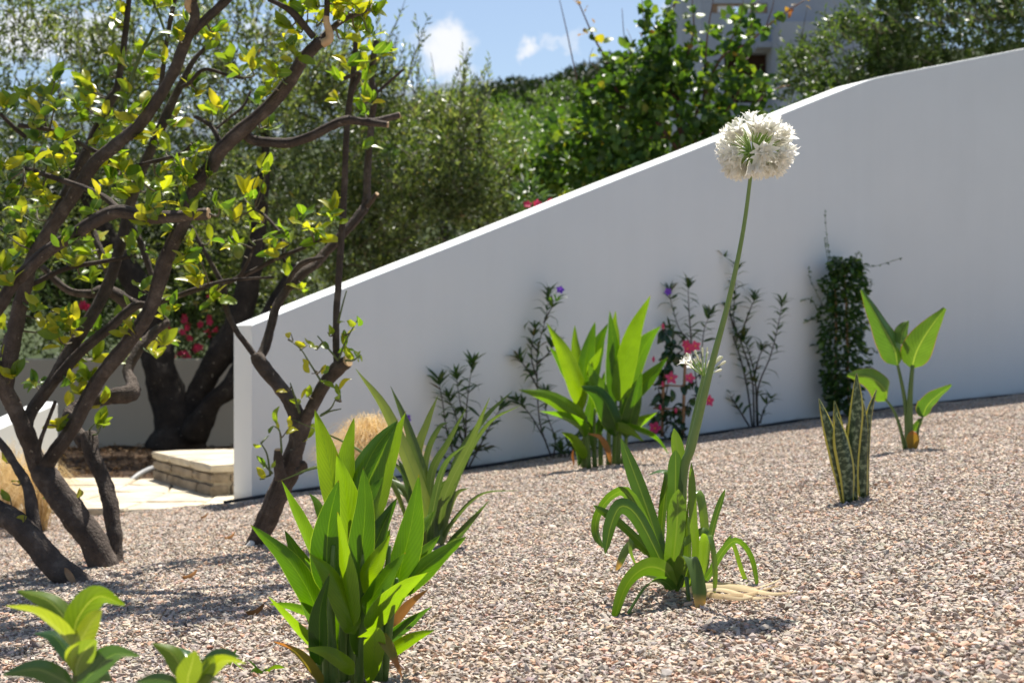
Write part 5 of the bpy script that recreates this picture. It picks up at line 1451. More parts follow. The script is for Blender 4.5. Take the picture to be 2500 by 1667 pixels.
for pts_, w in (([(745, 1195), (900, 1190), (1080, 1200), (1290, 1225), (1450, 1215)], 38), ([(880, 1225), (1000, 1240), (1150, 1230), (1350, 1180)], 30), ([(900, 1180), (1050, 1190), (1200, 1200)], 26), ([(860, 1215), (1000, 1210), (1180, 1245), (1300, 1240)], 24), ([(760, 1200), (900, 1225), (1100, 1250), (1240, 1235)], 26), ([(1180, 1205), (1280, 1180), (1350, 1150)], 9)):
    cl = []
    for (x, y) in pts_:
        X, Y = ZH(x, y); q = P(X, Y, gd(X, Y)); cl.append(Vector((q.x, q.y, ground(q.x, q.y) + .017)))
    v, f, uv = blade(cl, w / ZH.s * d / F * 1.15, Vector((0, 1, .7)), 'grass', .16, 18, 4, .05)
    mobj('dead_leaf', v, f, M['straw'], t, True, uv)
# scapes
sc_px = [(1650, 1420, 13.5), (1668, 1160, 12.5), (1690, 1085, 11.5), (1735, 900, 9), (1780, 730, 7), (1815, 560, 5.6), (1838, 385, 4.6)]
_, (v, f, uv), _ = px_tube(sc_px, d + .075, d - .03, 14, 6, 0)
mobj('flower_stalk', v, f, M['scape'], t, True, uv)
_, (v, f, uv), _ = px_tube([(1652, 1400, 9), (1668, 1170, 7), (1690, 1040, 6), (1716, 930, 6), (1718, 922, 7)], d + .08, d + .09, 10, 6, 0)
mobj('flower_stalk', v, f, M['scape'], t, True, uv)

# floret: six recurved petals on a short tube, along +Z, unit length
def floret_mesh(open_, seed, stamens=True):
    rnd = random.Random(seed); mb = MB()
    for k in range(6):
        a = k * math.pi / 3 + rnd.uniform(-.1, .1)
        dr = Vector((math.cos(a), math.sin(a), 0)); s = Vector((-dr.y, dr.x, 0))
        w = .34 if k % 2 else .28
        cl = [Vector((0, 0, .0)) + dr * .03, dr * .09 + Vector((0, 0, .35)), dr * (.12 + .30 * open_) + Vector((0, 0, .72)), dr * (.14 + .62 * open_) + Vector((0, 0, 1.0 - .14 * open_))]
        v, f, uv = blade(cl, w, s, 'oval', -.25, 7, 2, .02, seed + k); mb.add(v, f, uv)
    if stamens:
        for k in range(4):
            a = rnd.uniform(0, 6.28); dr = Vector((math.cos(a), math.sin(a), 0))
            v, f, uv = tube([Vector((0, 0, .3)), dr * .08 + Vector((0, 0, .75)), dr * .2 + Vector((0, 0, 1.0))], [.012, .01, .014], 4, 2); mb.add(v, f, uv)
    return mesh_data('floret', mb.v, mb.f, M['petal_white'], True, mb.uv)
def bud_mesh():
    v, f, uv = tube([Vector((0, 0, 0)), Vector((0, 0, .3)), Vector((.01, 0, .65)), Vector((.02, 0, .95)), Vector((.02, 0, 1.0))], [.05, .085, .14, .10, .03], 8, 3)
    return mesh_data('bud', v, f, M['bud_white'], True, uv)
FL = [floret_mesh(.55, 1), floret_mesh(.8, 2), floret_mesh(1.0, 3), floret_mesh(.3, 4, False)]
BUD = bud_mesh()
def z_matrix(p, d, s, roll):
    d = Vector(d).normalized()
    return Matrix.Translation(p) @ d.to_track_quat('Z', 'Y').to_matrix().to_4x4() @ Matrix.Rotation(roll, 4, 'Z') @ Matrix.Scale(s, 4)
rng = np.random.default_rng(52)
C = P(1838, 383, d - .03)           # top of the stalk
LEAN = Vector((13 * d / F, 0, 13 * d / F))
sc = d / F                          # metres per pixel here
head_mb = MB(); flo = []
GA = math.pi * (3 - math.sqrt(5))
NF = 150
for i in range(NF):
    zc = 1 - 1.62 * (i + .5) / NF
    r = math.sqrt(max(0, 1 - zc * zc)); a = i * GA
    dv = Vector((r * math.cos(a), r * math.sin(a), zc)) + rv(rng, .10)
    dv.normalize()
    front = dv.y < -.60 and dv.z < .55 and dv.z > -.6
    if front and rng.random() < .80:       # a sparse face where the green pedicels show
        ln = rng.uniform(.35, .5) * 58 * sc
        head_mb.add(*tube([C, C + dv * ln], [.0013, .0011], 5, 1)); continue
    lp = rng.uniform(37, 64) * sc * (1.0 if zc > -.2 else .85)
    e = C + LEAN * (.6 + .4 * dv.z) + Vector((dv.x * lp * 1.08, dv.y * lp * 1.05, dv.z * lp * .86 + 9 * sc)) + Vector((0, 0, -.10 * lp if zc < .2 else 0))
    midp = C.lerp(e, .5) + Vector((0, 0, .10 * lp))
    head_mb.add(*tube([C, midp, e], [.0015, .0012, .0013], 5, 3))
    droop = Vector((0, 0, -.35 if zc < .25 else .12))
    flo.append((e, dv + droop + rv(rng, .15), rng.uniform(35, 46) * sc, BUD if (zc > .6 and rng.random() < .30) else FL[rng.integers(4)] if zc > -.45 else FL[3 if rng.random() < .6 else 0]))
# spent flowers hanging under the head
for i in range(22):
    a = rng.uniform(0, 6.28); dv = Vector((math.cos(a), math.sin(a), -.25))
    lp = rng.uniform(30, 52) * sc
    e = C + dv * lp + Vector((0, 0, -.15 * lp))
    head_mb.add(*tube([C, C.lerp(e, .5) + Vector((0, 0, .2 * lp)), e], [.0014, .0011, .0018], 5, 3))
    flo.append((e, Vector((dv.x * .35, dv.y * .35, -1)) + rv(rng, .12), rng.uniform(30, 40) * sc, FL[3]))
hd = head_mb.build('flower_head', M['pedicel'], t)
for (e, dv, s, me) in flo:
    link('floret', me, hd, z_matrix(e, dv, s, rng.uniform(0, 6.28)))
# the small half-open head on the shorter stalk
C2 = P(1718, 918, d + .09)
mb2 = MB(); fl2 = []
for (x, y, w, op, dy) in [(655, 560, 1.1, 2, 0), (730, 530, 1.0, 1, -.02), (715, 470, .95, 'b', 0), (825, 430, .9, 'b', .02), (850, 480, .7, 'b', -.02), (925, 400, .95, 'b', 0), (895, 520, .6, 'b', -.03), (990, 460, .95, 'b', .03), (1000, 330, .6, 'b', 0),
                           (800, 530, .6, 'b', .03), (830, 520, .55, 'b', 0), (1140, 540, 1.1, 'b', .01), (1180, 520, .95, 'b', -.02), (1210, 590, 1.0, 'b', 0), (1140, 700, 1.0, 'b', .02), (1000, 610, .7, 'b', -.03), (905, 680, .8, 'b', -.04), (770, 640, .9, 0, .02), (1020, 560, .6, 'b', .03), (950, 600, .5, 'b', .02), (870, 590, .5, 'b', .02)]:
    e = P(*ZM(x, y), d + .09 + dy); dv = e - C2
    base = C2 + dv * .72
    mb2.add(*tube([C2, C2.lerp(base, .5) + Vector((0, 0, -.002)), base], [.0014, .0011, .0012], 5, 3))
    fl2.append((base, dv.normalized(), 24 * w * sc, BUD if op == 'b' else FL[op]))
v, f, uv = tube([C2 - Vector((0, 0, .006)), C2, C2 + Vector((0, 0, .006))], [.004, .0055, .004], 8, 3); mb2.add(v, f, uv)
hd2 = mb2.build('flower_head', M['pedicel'], t)
for (e, dv, s, me) in fl2:
    link('floret', me, hd2, z_matrix(e, dv, s, rng.uniform(0, 6.28)))

# --- long-bladed plant behind the foreground clump
t, d = plant('dianella', 1075, 1335, 'tuft of long narrow dark green blades behind the foreground clump', 'plant')
L = [([(885, 900), (870, 700), (700, 270), (535, 40)], 60, 0, -.1, 15), ([(905, 900), (890, 640), (790, 320), (705, 125)], 46, .05, .0, 30), ([(860, 850), (835, 480), (885, 300), (935, 170)], 38, .1, .1, 20), ([(900, 860), (905, 560), (985, 400), (1075, 225)], 34, .02, .1, 30),
     ([(935, 890), (970, 660), (1100, 390), (1187, 178)], 42, -.03, -.1, 20), ([(945, 890), (1010, 520), (1150, 290), (1297, 148)], 32, .03, .0, -30), ([(955, 895), (1020, 600), (1170, 320), (1340, 215)], 24, .0, -.1, 20), ([(900, 880), (910, 740), (970, 510), (1085, 398)], 34, -.06, -.1, 30),
     ([(955, 900), (1000, 800), (1140, 655), (1325, 630)], 20, -.02, -.1, 40), ([(990, 905), (1020, 870), (1090, 790), (1187, 678)], 36, -.04, -.1, 25), ([(945, 890), (965, 800), (1020, 655), (1085, 618)], 30, -.05, .05, 20), ([(880, 870), (800, 660), (560, 440), (215, 280)], 18, .15, .2, 20),
     ([(800, 800), (680, 560), (390, 510), (158, 588)], 20, .1, -.1, 45), ([(870, 880), (850, 780), (780, 560), (740, 480)], 44, .05, .05, 20), ([(890, 880), (830, 640), (760, 540), (700, 480)], 30, .08, .1, -20), ([(900, 880), (850, 600), (800, 420), (770, 260)], 34, .07, .05, 15),
     ([(920, 890), (930, 700), (960, 600), (1030, 590)], 26, -.03, .0, 20), ([(860, 800), (880, 480), (940, 330), (985, 300)], 26, .1, .1, 30), ([(870, 860), (780, 640), (700, 580), (650, 560)], 28, .1, .1, 20), ([(880, 880), (820, 700), (720, 600), (530, 380)], 22, .12, .2, 30), ([(925, 890), (915, 780), (935, 690), (960, 620)], 40, -.05, 0, 10)]
for pts_, w, db, dt, tw_ in L:
    add_blade(t, 'leaf', 'sword', ZA, pts_, w, d + db, dt, tw_, prof='grass', fold=.35, n=18, across=2, ripple=0)

# --- variegated snake plant
t, d = plant('snake_plant', 2078, 1222, 'upright snake plant with banded leaves and yellow edges', 'plant')
L = [([(878, 1528), (850, 1380), (800, 1170), (740, 1003)], 60, .0, .0, 20), ([(872, 1525), (862, 1350), (838, 1160), (822, 1013)], 46, .04, .0, -30), ([(897, 1535), (890, 1380), (862, 1230), (826, 1078)], 82, -.03, 0, 8), ([(920, 1538), (915, 1300), (936, 1060), (935, 868)], 64, .01, 0, -10),
     ([(975, 1505), (972, 1330), (975, 1160), (966, 1008)], 68, .03, 0, 20), ([(992, 1500), (990, 1320), (1003, 1100), (1037, 953)], 36, .05, 0, 25), ([(900, 1300), (898, 1250), (890, 1190), (884, 1128)], 22, .05, 0, 10), ([(858, 1500), (850, 1420), (846, 1360), (846, 1300)], 30, .02, 0, 10)]
for pts_, w, db, dt, tw_ in L:
    pts_ = [(pts_[0][0], pts_[0][1] + 12)] + pts_[1:]
    o = add_blade(t, 'leaf', 'banded', ZG, pts_, w, d + db, dt, tw_, prof='sword', fold=.55, n=16, across=8, ripple=0)
    sm = o.modifiers.new('thickness', 'SOLIDIFY'); sm.thickness = .005; sm.offset = 0

# --- paddle-leaved plant at the right
t, d = plant('strelitzia', 2218, 1097, 'paddle-leaved young plant at the right with split upright leaves', 'plant')
def stalk(pts_, r0, r1, dd=0):
    n_ = len(pts_)
    _, (v, f, uv), _ = px_tube([(*ZG(x, y), lerp(r0, r1, i / (n_ - 1)) / ZG.s) for i, (x, y) in enumerate(pts_)], d + dd, d + dd, 9, 5, 0)
    mobj('stalk', v, f, M['strelitzia_stem'], t, True, uv)
stalk([(1198, 1275), (1195, 1120), (1180, 980), (1145, 815)], 17, 8); stalk([(1212, 1275), (1210, 1080), (1214, 960), (1225, 830)], 21, 11, -.02); stalk([(1185, 1265), (1160, 1150), (1125, 1060), (1085, 1005)], 11, 6, -.05); stalk([(1240, 1262), (1255, 1160), (1280, 1090)], 9, 5, -.04)
stalk([(1208, 1275), (1200, 1150), (1205, 1020)], 17, 9, .03)
for pts_, w, tw_, fo, dt in [([(1148, 830), (1130, 740), (1065, 620), (962, 438)], 118, 12, .75, -.05), ([(1222, 845), (1245, 760), (1300, 660), (1392, 535)], 138, -15, .45, -.1), ([(1090, 1015), (1085, 960), (1010, 895), (888, 880)], 110, 30, .5, -.15),
                              ([(1278, 1100), (1300, 1040), (1355, 985), (1427, 932)], 84, 20, .35, -.05), ([(1272, 1095), (1262, 1070), (1255, 1040), (1253, 1010)], 26, 0, .3, 0), ([(1232, 1170), (1245, 1150), (1262, 1120), (1272, 1105)], 36, 0, .4, -.02), ([(1165, 720), (1170, 670), (1185, 630), (1205, 600)], 70, 10, .5, .05)]:
    add_blade(t, 'leaf', 'strelitzia', ZG, pts_, w, d - .02, dt, tw_, prof='paddle', fold=fo, n=18, across=6, ripple=.025)
add_blade(t, 'sheath', 'yellow_leaf', ZG, [(1222, 1270), (1222, 1230), (1222, 1195), (1224, 1165)], 62, d - .06, 0, 0, prof='sword', fold=-.5, n=8, ripple=0)

# --- slender leafy bushes (purple bells) along the wall
sl = []
for k in range(5):
    rnd = random.Random(k + 50)
    v, f, uv = blade([(0, 0, 0), (0, .3, .03), (0, .65, rnd.uniform(-.05, .06)), (0, 1, rnd.uniform(-.25, .02))], .145 + .02 * k, (1, 0, 0), 'lance', .3, 8, 2, .01, k)
    sl.append(mesh_data('slender_leaf', v, f, M['ruellia'], True, uv))
bell = star_flower(M['purple'], 5, .55, .8, -.3, 6)
def bush(label, px, py, d, z, stems, flowers, seed, gap=.05, size=(.07, .125), r0=.006):
    rng = np.random.default_rng(seed)
    t, _ = plant('purple_bell_bush', px, py, label, 'shrub', 'slender bushes along the wall', d)
    for st in stems:
        dd = d + rng.uniform(-.08, .05)
        pw_ = [P(*z(x, y), dd + rng.uniform(-.03, .03)) for (x, y) in st]
        v, f, uv = tube(pw_, [lerp(r0, .0018, i / (len(pw_) - 1)) for i in range(len(pw_))], 6, 5); mobj('stem', v, f, M['ruellia_stem'], t, True, uv)
        ln = sum((pw_[i + 1] - pw_[i]).length for i in range(len(pw_) - 1))
        k = max(3, int(ln / gap)); c = catmull(pw_, k + 1)
        for i in range(max(1, int(k * .22)), k + 1):
            p = Vector(c[i]); ax = (Vector(c[i]) - Vector(c[i - 1])).normalized()
            top = i >= k - 1
            m_ = 6 if top else 2
            a0 = rng.uniform(0, 6.28)
            for q in range(m_):
                a = a0 + q * 2 * math.pi / m_
                sd_ = Vector((math.cos(a), math.sin(a) * .8, 0)); dirv = ax * (.95 if top else .45) + sd_ * .9 + rv(rng, .15)
                if rng.random() < .12 and not top: dirv.z -= .9
                link('leaf', sl[rng.integers(5)], t, leaf_matrix(p, dirv, Vector((0, -.2, 1)) + rv(rng, .3), rng.uniform(*size)))
    for (x, y) in flowers:
        link('flower', bell, t, leaf_matrix(P(*z(x, y), d - .1), Vector((rng.normal(), 0, .3)), Vector((.2, -1, .35)), .029))
def wall_d(px, off=.14):
    """depth of the wall face at pixel column px, less a little"""
    s = (px - 1250) / F
    k = (s * L0.y - L0.x) / (U.x - s * U.y)
    return L0.y + U.y * k - off
bush('low slender-leaved bush by the wall behind the long-bladed tuft', 1135, 1135, wall_d(1135), ZF,
     [[(500, 1500), (510, 1250), (470, 1000), (455, 880)], [(520, 1500), (520, 1150), (540, 950), (562, 800)], [(480, 1500), (400, 1300), (360, 1050), (335, 910)], [(540, 1490), (640, 1300), (720, 1150), (772, 1085)], [(440, 1490), (250, 1300), (170, 1180), (140, 1100)], [(520, 1490), (560, 1400), (640, 1380)], [(500, 1490), (470, 1380), (420, 1330)], [(510, 1400), (450, 1150), (400, 1030)]],
     [(-875 + 950, 0)] and [(70, 1160), (120, 1165)], 71, .043)
bush('tall thin bush with a violet flower at its tip, left of the wall-side clump', 1340, 1118, wall_d(1340), ZF,
     [[(1105, 1450), (1020, 1200), (1000, 900), (1005, 700), (1060, 480), (1076, 320)], [(1000, 950), (930, 830), (880, 770)], [(1008, 720), (930, 620), (905, 560)], [(1000, 800), (1080, 720), (1110, 660)], [(1060, 1320), (960, 1150), (870, 1050)], [(1110, 1430), (1120, 1300), (1060, 1120), (1050, 990)], [(1130, 1440), (1210, 1330), (1290, 1290)], [(1000, 900), (960, 740), (985, 560)], [(1045, 520), (1085, 440), (1130, 380)]],
     [(1155, 300)], 72, .042)
bush('thin bush with a violet flower behind the pink flowers', 1690, 1065, wall_d(1690), ZF,
     [[(2070, 1280), (2080, 1000), (2040, 680), (1960, 560), (1910, 400), (1888, 300)], [(2045, 690), (2030, 500), (2022, 350), (2022, 265)], [(2100, 900), (2115, 680), (2130, 560), (2165, 470)], [(2040, 680), (1950, 600), (1900, 560)]],
     [(1883, 310)], 73, .045)
bush('tallest slender-leaved bush, between the pink flowers and the dark climber', 1832, 1038, wall_d(1832), ZG,
     [[(395, 1145), (370, 950), (330, 780), (270, 600), (250, 400), (240, 280)], [(405, 1145), (395, 900), (340, 720), (300, 600), (305, 450), (312, 320)], [(425, 1140), (425, 950), (490, 780), (530, 620), (550, 510)], [(380, 1145), (290, 1000), (205, 880)], [(420, 1140), (410, 900), (370, 740), (345, 690)], [(340, 660), (385, 540), (410, 480)], [(435, 1130), (455, 1060), (490, 1005)], [(300, 640), (280, 560), (265, 530)], [(400, 900), (430, 790), (450, 740)]],
     [], 74, .043, r0=.0075)
bush('small dark sprig at the wall foot left of the wall-side clump', 1382, 1120, wall_d(1382, .3), ZF, [[(1190, 1450), (1160, 1420), (1215, 1360), (1250, 1340)], [(1190, 1450), (1230, 1400), (1280, 1370)], [(1195, 1450), (1180, 1390), (1150, 1370)]], [], 75, .05)

# --- pink mandevilla on a stake trellis
dM = wall_d(1650, .35)
t, _ = plant('mandevilla', 1640, 1066, 'pink-flowered climber on bamboo stakes in front of the wall', 'plant', None, dM)
for pts_ in ([(655, 1590), (665, 1200), (680, 760), (690, 480)], [(370, 1600), (380, 1200), (400, 800), (470, 500)]):
    v, f, uv = tube([P(*ZM(x, y), dM) for (x, y) in pts_], [.011, .011, .010, .009], 8, 3); mobj('stake', v, f, M['stake'], t, True, uv)
for pts_ in ([(240, 885), (420, 895), (690, 915)], [(250, 1210), (420, 1215), (680, 1230)], [(350, 560), (500, 560), (700, 540)]):
    v, f, uv = tube([P(*ZM(x, y), dM - .01) for (x, y) in pts_], [.006] * 3, 6, 3); mobj('crossbar', v, f, M['stake'], t, True, uv)
ml = []
for k in range(4):
    v, f, uv = blade([(0, 0, 0), (0, .35, .05), (0, .7, .03), (0, 1, -.12 - .04 * k)], .52, (1, 0, 0), 'oval', .2 + .06 * k, 8, 4, .01, k)
    ml.append(mesh_data('glossy_leaf', v, f, M['mandevilla'], True, uv))
rng = np.random.default_rng(90)
vines = [[(370, 1580), (330, 1350), (400, 1150), (320, 950), (400, 780), (470, 560), (480, 300), (380, 200), (420, 120)], [(390, 1580), (450, 1380), (350, 1200), (430, 1000), (480, 640), (500, 420), (540, 340)], [(655, 1570), (690, 1300), (740, 1120), (830, 1060)], [(640, 1580), (560, 1420), (540, 1300), (600, 1260)], [(690, 1000), (760, 880), (800, 850)], [(480, 500), (600, 460), (660, 400)]]
for vn in vines:
    pw_ = [P(*ZM(x, y), dM + rng.uniform(-.05, .05)) for (x, y) in vn]
    v, f, uv = tube(pw_, [.004] * len(pw_), 5, 4); mobj('vine', v, f, M['ruellia_stem'], t, True, uv)
    ln = sum((pw_[i + 1] - pw_[i]).length for i in range(len(pw_) - 1)); c = catmull(pw_, max(4, int(ln / .017)))
    for p in c:
        link('leaf', ml[rng.integers(4)], t, leaf_matrix(Vector(p) + rv(rng, .02), rv(rng) + Vector((0, -.3, -.1)), Vector((0, -.5, 1)) + rv(rng, .4), rng.uniform(.06, .10)))
pk = [star_flower(M['pink'], 5, .35, .72, -.12, 6), star_flower(M['pink'], 5, .6, .8, -.1, 6), star_flower(M['pink'], 5, .2, .6, .0, 6)]
for (x, y, s, k) in [(715, 400, .040, 1), (830, 360, .040, 0), (495, 800, .048, 2), (745, 805, .037, 1), (1010, 1110, .042, 0), (275, 1490, .044, 1), (700, 340, .03, 1)]:
    mt = leaf_matrix(P(*ZM(x, y), dM - .09), Vector((rng.normal(), 0, rng.normal())), Vector((rng.normal() * .4, -1, .3)), s)
    o = link('flower', pk[k], t, mt)
    v, f, uv = tube([Vector((0, 0, -.55)), Vector((0, 0, -.1)), Vector((0, 0, .1))], [.07, .12, .16], 8, 2)
    th = mobj('throat', v, f, M['orange'], o, True, uv)
for (x, y) in [(380, 880), (345, 1195), (560, 1240), (385, 90), (255, 540)]:
    e = P(*ZM(x, y), dM - .07)
    v, f, uv = tube([e - Vector((0, 0, .02)), e, e + Vector((0, 0, .018))], [.004, .010, .003], 8, 4); mobj('bud', v, f, M['pink'], t, True, uv)

# --- dark climber on stakes
dV = wall_d(2050, .22)
t, _ = plant('climbing_vine', 2055, 1015, 'dense dark green climber on stakes against the wall', 'plant', None, dV)
for pts_ in ([(825, 1080), (826, 850), (828, 500), (800, 300)], [(893, 1080), (890, 850), (880, 480), (870, 340)]):
    v, f, uv = tube([P(*ZG(x, y), dV) for (x, y) in pts_], [.009, .009, .008, .006], 8, 3); mobj('stake', v, f, M['stake'], t, True, uv)
rng = np.random.default_rng(95)
cl_leaf = []
for k in range(4):
    v, f, uv = blade([(0, 0, 0), (0, .5, .05), (0, 1, -.12 - .05 * k)], .5, (1, 0, 0), 'oval', .25, 6, 2, .01, k)
    cl_leaf.append(mesh_data('climber_leaf', v, f, M['climber'], True, uv))
axis_px = [(865, 1060, 75), (865, 960, 95), (860, 880, 110), (865, 780, 125), (865, 680, 130), (872, 580, 120), (868, 480, 110), (872, 400, 115), (880, 330, 100), (880, 285, 60)]
tot = 0; rest_p, rest_d = [], []
for i in range(2200):
    s = rng.uniform(0, len(axis_px) - 1); a = axis_px[int(s)]; b_ = axis_px[min(int(s) + 1, len(axis_px) - 1)]; u = s - int(s)
    cx, cy, w = (lerp(a[q], b_[q], u) for q in range(3))
    ang = rng.uniform(0, 6.28); rr_ = math.sqrt(rng.random())
    w *= 1 + .35 * noise.noise(Vector((cy * .02, math.cos(ang) * 1.5, 0)))
    X, Y = ZG(cx + math.cos(ang) * rr_ * w, cy + rng.uniform(-10, 10))
    p = P(X, Y, dV - .03 + math.sin(ang) * rr_ * .15)
    dirv = Vector((math.cos(ang) * .8, -.5 + math.sin(ang) * .5, -.3)) + rv(rng, .5)
    s_ = rng.uniform(.042, .07)
    if math.sin(ang) * rr_ < .25 and tot < 185 and rr_ > .35:
        link('leaf', cl_leaf[rng.integers(4)], t, leaf_matrix(p, dirv, Vector((0, -.4, 1)) + rv(rng, .4), s_)); tot += 1
    else:
        rest_p.append(p); rest_d.append(dirv)
v, f, tn = leaf_cloud(np.array(rest_p), np.array(rest_d), rng.uniform(.036, .06, len(rest_p)), .028, rng, shape='broad')
tag(mobj('foliage', v, f, M['climber_mass'], t, False, None, tn), kind='stuff')
for vn in ([(800, 300), (785, 200), (775, 100), (772, 30)], [(790, 300), (775, 220), (770, 170)], [(950, 320), (1020, 320), (1090, 300), (1155, 280)], [(930, 300), (940, 250), (965, 265)], [(760, 520), (720, 440), (690, 370), (690, 320)], [(740, 560), (700, 490), (650, 495)], [(740, 600), (700, 590), (675, 610)], [(960, 760), (1010, 740), (1030, 760)], [(950, 860), (1000, 850), (1020, 870)], [(960, 500), (1010, 420), (1000, 390)]):
    pw_ = [P(*ZG(x, y), dV - .02) for (x, y) in vn]
    v, f, uv = tube(pw_, [.003] + [.002] * (len(pw_) - 1), 5, 4); mobj('tendril', v, f, M['green_twig'], t, True, uv)
    for p in catmull(pw_, 7)[1:]:
        for q in range(2):
            link('leaf', cl_leaf[rng.integers(4)], t, leaf_matrix(p, rv(rng) + Vector((0, -.2, 0)), Vector((0, -.3, 1)) + rv(rng, .4), rng.uniform(.016, .032)))

# --- glossy shrub shoots at the lower left, close to the lens
dS = 1.95
def shoot(px, label, leaves, stem, dS):
    g_ = P(px, 1667, dS)
    t = thing('evergreen_shrub', (g_.x, dS, ground(g_.x, dS)), label, 'shrub', 'glossy shoots at the lower left')
    pw_ = [Vector((g_.x, dS + .02, ground(g_.x, dS) - .01))] + [P(*ZB(x, y), dS) for (x, y) in stem]
    v, f, uv = tube(pw_, [.0055, .0045, .003, .002][:len(pw_)], 8, 5); mobj('stem', v, f, M['green_twig'], t, True, uv)
    for pts_, w, db, dt, tw_, mt in leaves:
        add_blade(t, 'leaf', mt, ZB, pts_, w, dS + db, dt, tw_, prof='oval', fold=random.uniform(.15, .38), n=18, across=6, ripple=.012)
shoot(180, 'glossy yellow-green leaf rosette at the bottom left corner', [([(590, 640), (560, 480), (400, 290), (145, 207)], 125, 0, .04, 25, 'shrub_leaf'), ([(580, 660), (520, 560), (320, 400), (48, 330)], 140, -.01, -.05, -28, 'shrub_leaf'),
      ([(600, 620), (640, 430), (800, 255), (1022, 322)], 150, 0, .0, 25, 'shrub_leaf'), ([(640, 420), (720, 280), (800, 205), (900, 225)], 80, .05, .06, 30, 'shrub_leaf'), ([(610, 760), (650, 640), (740, 480), (832, 365)], 130, -.02, -.04, -30, 'shrub_leaf'),
      ([(600, 830), (540, 700), (430, 570), (287, 552)], 80, .02, .05, 30, 'shrub_leaf_dark'), ([(615, 900), (635, 800), (690, 700), (787, 608)], 150, -.03, -.06, 10, 'shrub_leaf'), ([(610, 1000), (500, 930), (300, 850), (28, 893)], 100, -.02, -.08, 38, 'shrub_leaf_dark'),
      ([(640, 1010), (760, 880), (930, 730), (1147, 742)], 130, -.02, -.03, 25, 'shrub_leaf_dark'), ([(650, 1010), (740, 950), (840, 890), (915, 940)], 110, .02, .05, 20, 'shrub_leaf_dark'), ([(590, 860), (585, 760), (600, 690), (640, 640)], 70, -.05, -.03, 20, 'shrub_leaf')],
      [(620, 1000), (605, 800), (585, 600)], dS)
shoot(455, 'smaller glossy leaf rosette cut by the bottom edge, left of the big clump', [([(1520, 960), (1490, 850), (1400, 710), (1252, 640)], 105, 0, .02, 25, 'shrub_leaf'), ([(1540, 880), (1540, 790), (1500, 700), (1410, 655)], 90, .05, .06, 30, 'shrub_leaf_dark'),
      ([(1545, 1040), (1540, 930), (1570, 820), (1600, 700)], 140, -.03, -.02, 12, 'shrub_leaf'), ([(1570, 1020), (1620, 920), (1700, 830), (1755, 740)], 110, -.01, -.02, -28, 'shrub_leaf'), ([(1590, 1040), (1690, 900), (1830, 780), (2020, 803)], 100, 0, -.03, 30, 'shrub_leaf'),
      ([(1600, 960), (1720, 790), (1830, 735), (1965, 748)], 70, .05, .04, 38, 'shrub_leaf_dark'), ([(1480, 1030), (1400, 960), (1260, 935), (1118, 955)], 70, -.02, -.05, 30, 'shrub_leaf_dark'), ([(1600, 1060), (1680, 960), (1750, 930), (1830, 975)], 80, .0, -.03, 30, 'shrub_leaf_dark')],
      [(1555, 1050), (1560, 900)], dS - .05)

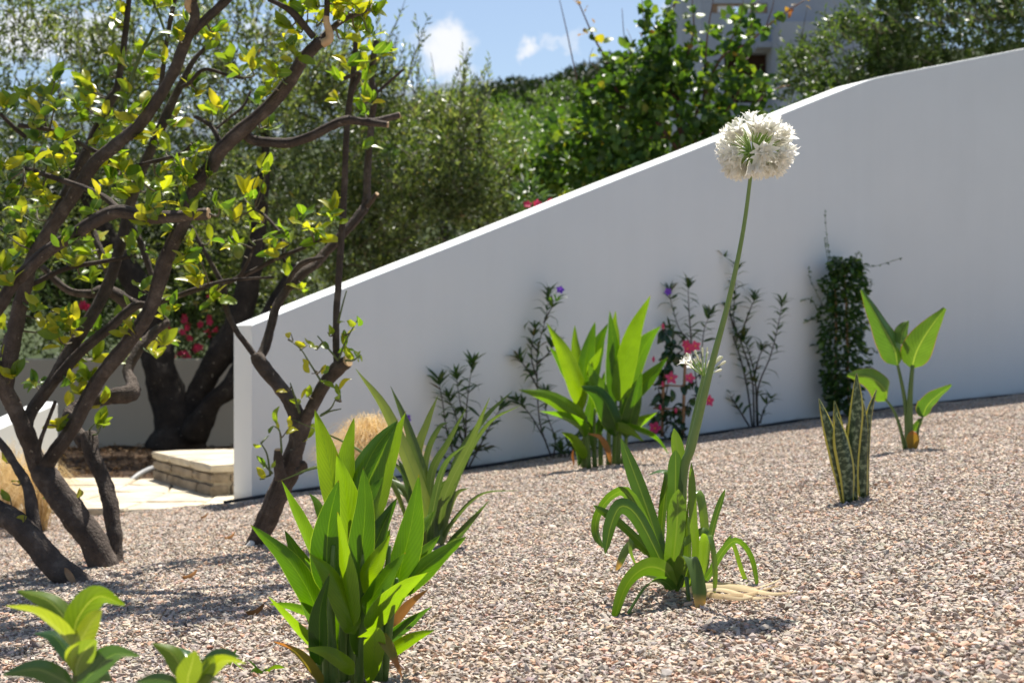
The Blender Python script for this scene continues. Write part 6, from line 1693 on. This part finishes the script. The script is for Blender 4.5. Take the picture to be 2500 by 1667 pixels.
# --- feather grasses
def feather(label, px, py, d, blades, seed):
    rng = np.random.default_rng(seed)
    t, _ = plant('feather_grass', px, py, label, 'grass', 'golden feather grasses', d)
    b0 = P(px, py, d); vs_, fs_, tn_ = [], [], []
    for i in range(blades[0]):
        a = rng.uniform(0, 6.28); q_ = rng.random() ** .6; out_ = (.08 + .8 * q_) * blades[2]; ln = rng.uniform(.72, 1.0) * blades[1] * (1 - .45 * q_ * q_)
        st = b0 + Vector((rng.normal() * .02, rng.normal() * .02, -.02))
        dr = Vector((math.cos(a), math.sin(a), 0))
        cl = catmull([st, st + dr * out_ * .25 + Vector((0, 0, ln * .6)), st + dr * out_ * .7 + Vector((0, 0, ln * .9)), st + dr * out_ * 1.15 + Vector((0, 0, ln * rng.uniform(.5, .95)))], 8)
        s = Vector((-dr.y, dr.x, 0)) if rng.random() < .5 else Vector((1, 0, 0))
        o = len(vs_); w = rng.uniform(.0007, .0016)
        for q, p in enumerate(cl):
            p = Vector(p); ww = w * (1 - q / 9); vs_ += [p - s * ww, p + s * ww]; tn_ += [(i * .618) % 1] * 2
        fs_ += [[o + 2 * q, o + 2 * q + 1, o + 2 * q + 3, o + 2 * q + 2] for q in range(7)]
    tag(mobj('blades', vs_, fs_, M['golden_grass'], t, True, None, tn_), kind='stuff')
feather('golden feathery grass tuft between the foreground clump and the wall', 905, 1185, 7.0, (2600, .44, .34), 101)
feather('golden feather grass behind the lemon trunks at the left edge', 90, 1295, 7.3, (900, .5, .34), 102)
feather('pale feather grass at the far left beside the sloping white wall', 20, 1285, 7.6, (700, .55, .34), 103)

# --- small weeds and dead leaves on the gravel
t, d = plant('weed', 655, 1645, 'small grassy weed on the gravel left of the foreground clump', 'weed')
for pts_, w in (([(100, 1520), (150, 1490), (195, 1495)], 22), ([(90, 1530), (40, 1500), (15, 1530)], 20), ([(110, 1520), (90, 1500), (65, 1535)], 16), ([(120, 1525), (110, 1545), (85, 1568)], 24), ([(60, 1500), (30, 1470), (5, 1450)], 8), ([(100, 1510), (160, 1540), (230, 1560)], 7), ([(-80, 1480), (-60, 1430), (-45, 1405)], 16), ([(-90, 1440), (-40, 1480), (0, 1510)], 6)):
    add_blade(t, 'blade', 'canna', ZA, pts_, w, d, .02, 20, prof='grass', fold=.3, n=9, across=2, ripple=0)
for i, (x, y, s, lab) in enumerate([(462, 1418, .05, 'curled brown dead leaf on the gravel near the lemon trunks'), (622, 1506, .05, 'dark dead leaf on the gravel left of the foreground clump'), (560, 1322, .045, 'dry leaf on the gravel near the slender lemon tree'), (498, 1268, .04, 'small dry leaf on the gravel near the paved path')]):
    q = P(x, y, gd(x, y)); rng = np.random.default_rng(200 + i)
    z = ground(q.x, q.y) + .012
    v, f, uv = blade([Vector((q.x - s * .5, q.y, z)), Vector((q.x, q.y - .005, z + .006)), Vector((q.x + s * .5, q.y + .01, z + .022))], s * .55, Vector((.2, 1, .5)), 'oval', .7, 9, 4, .06, i)
    tag(mobj('dead_leaf', v, f, M['dry_leaf'], None, True, uv), lab, 'leaf', 'dead leaves on the gravel')
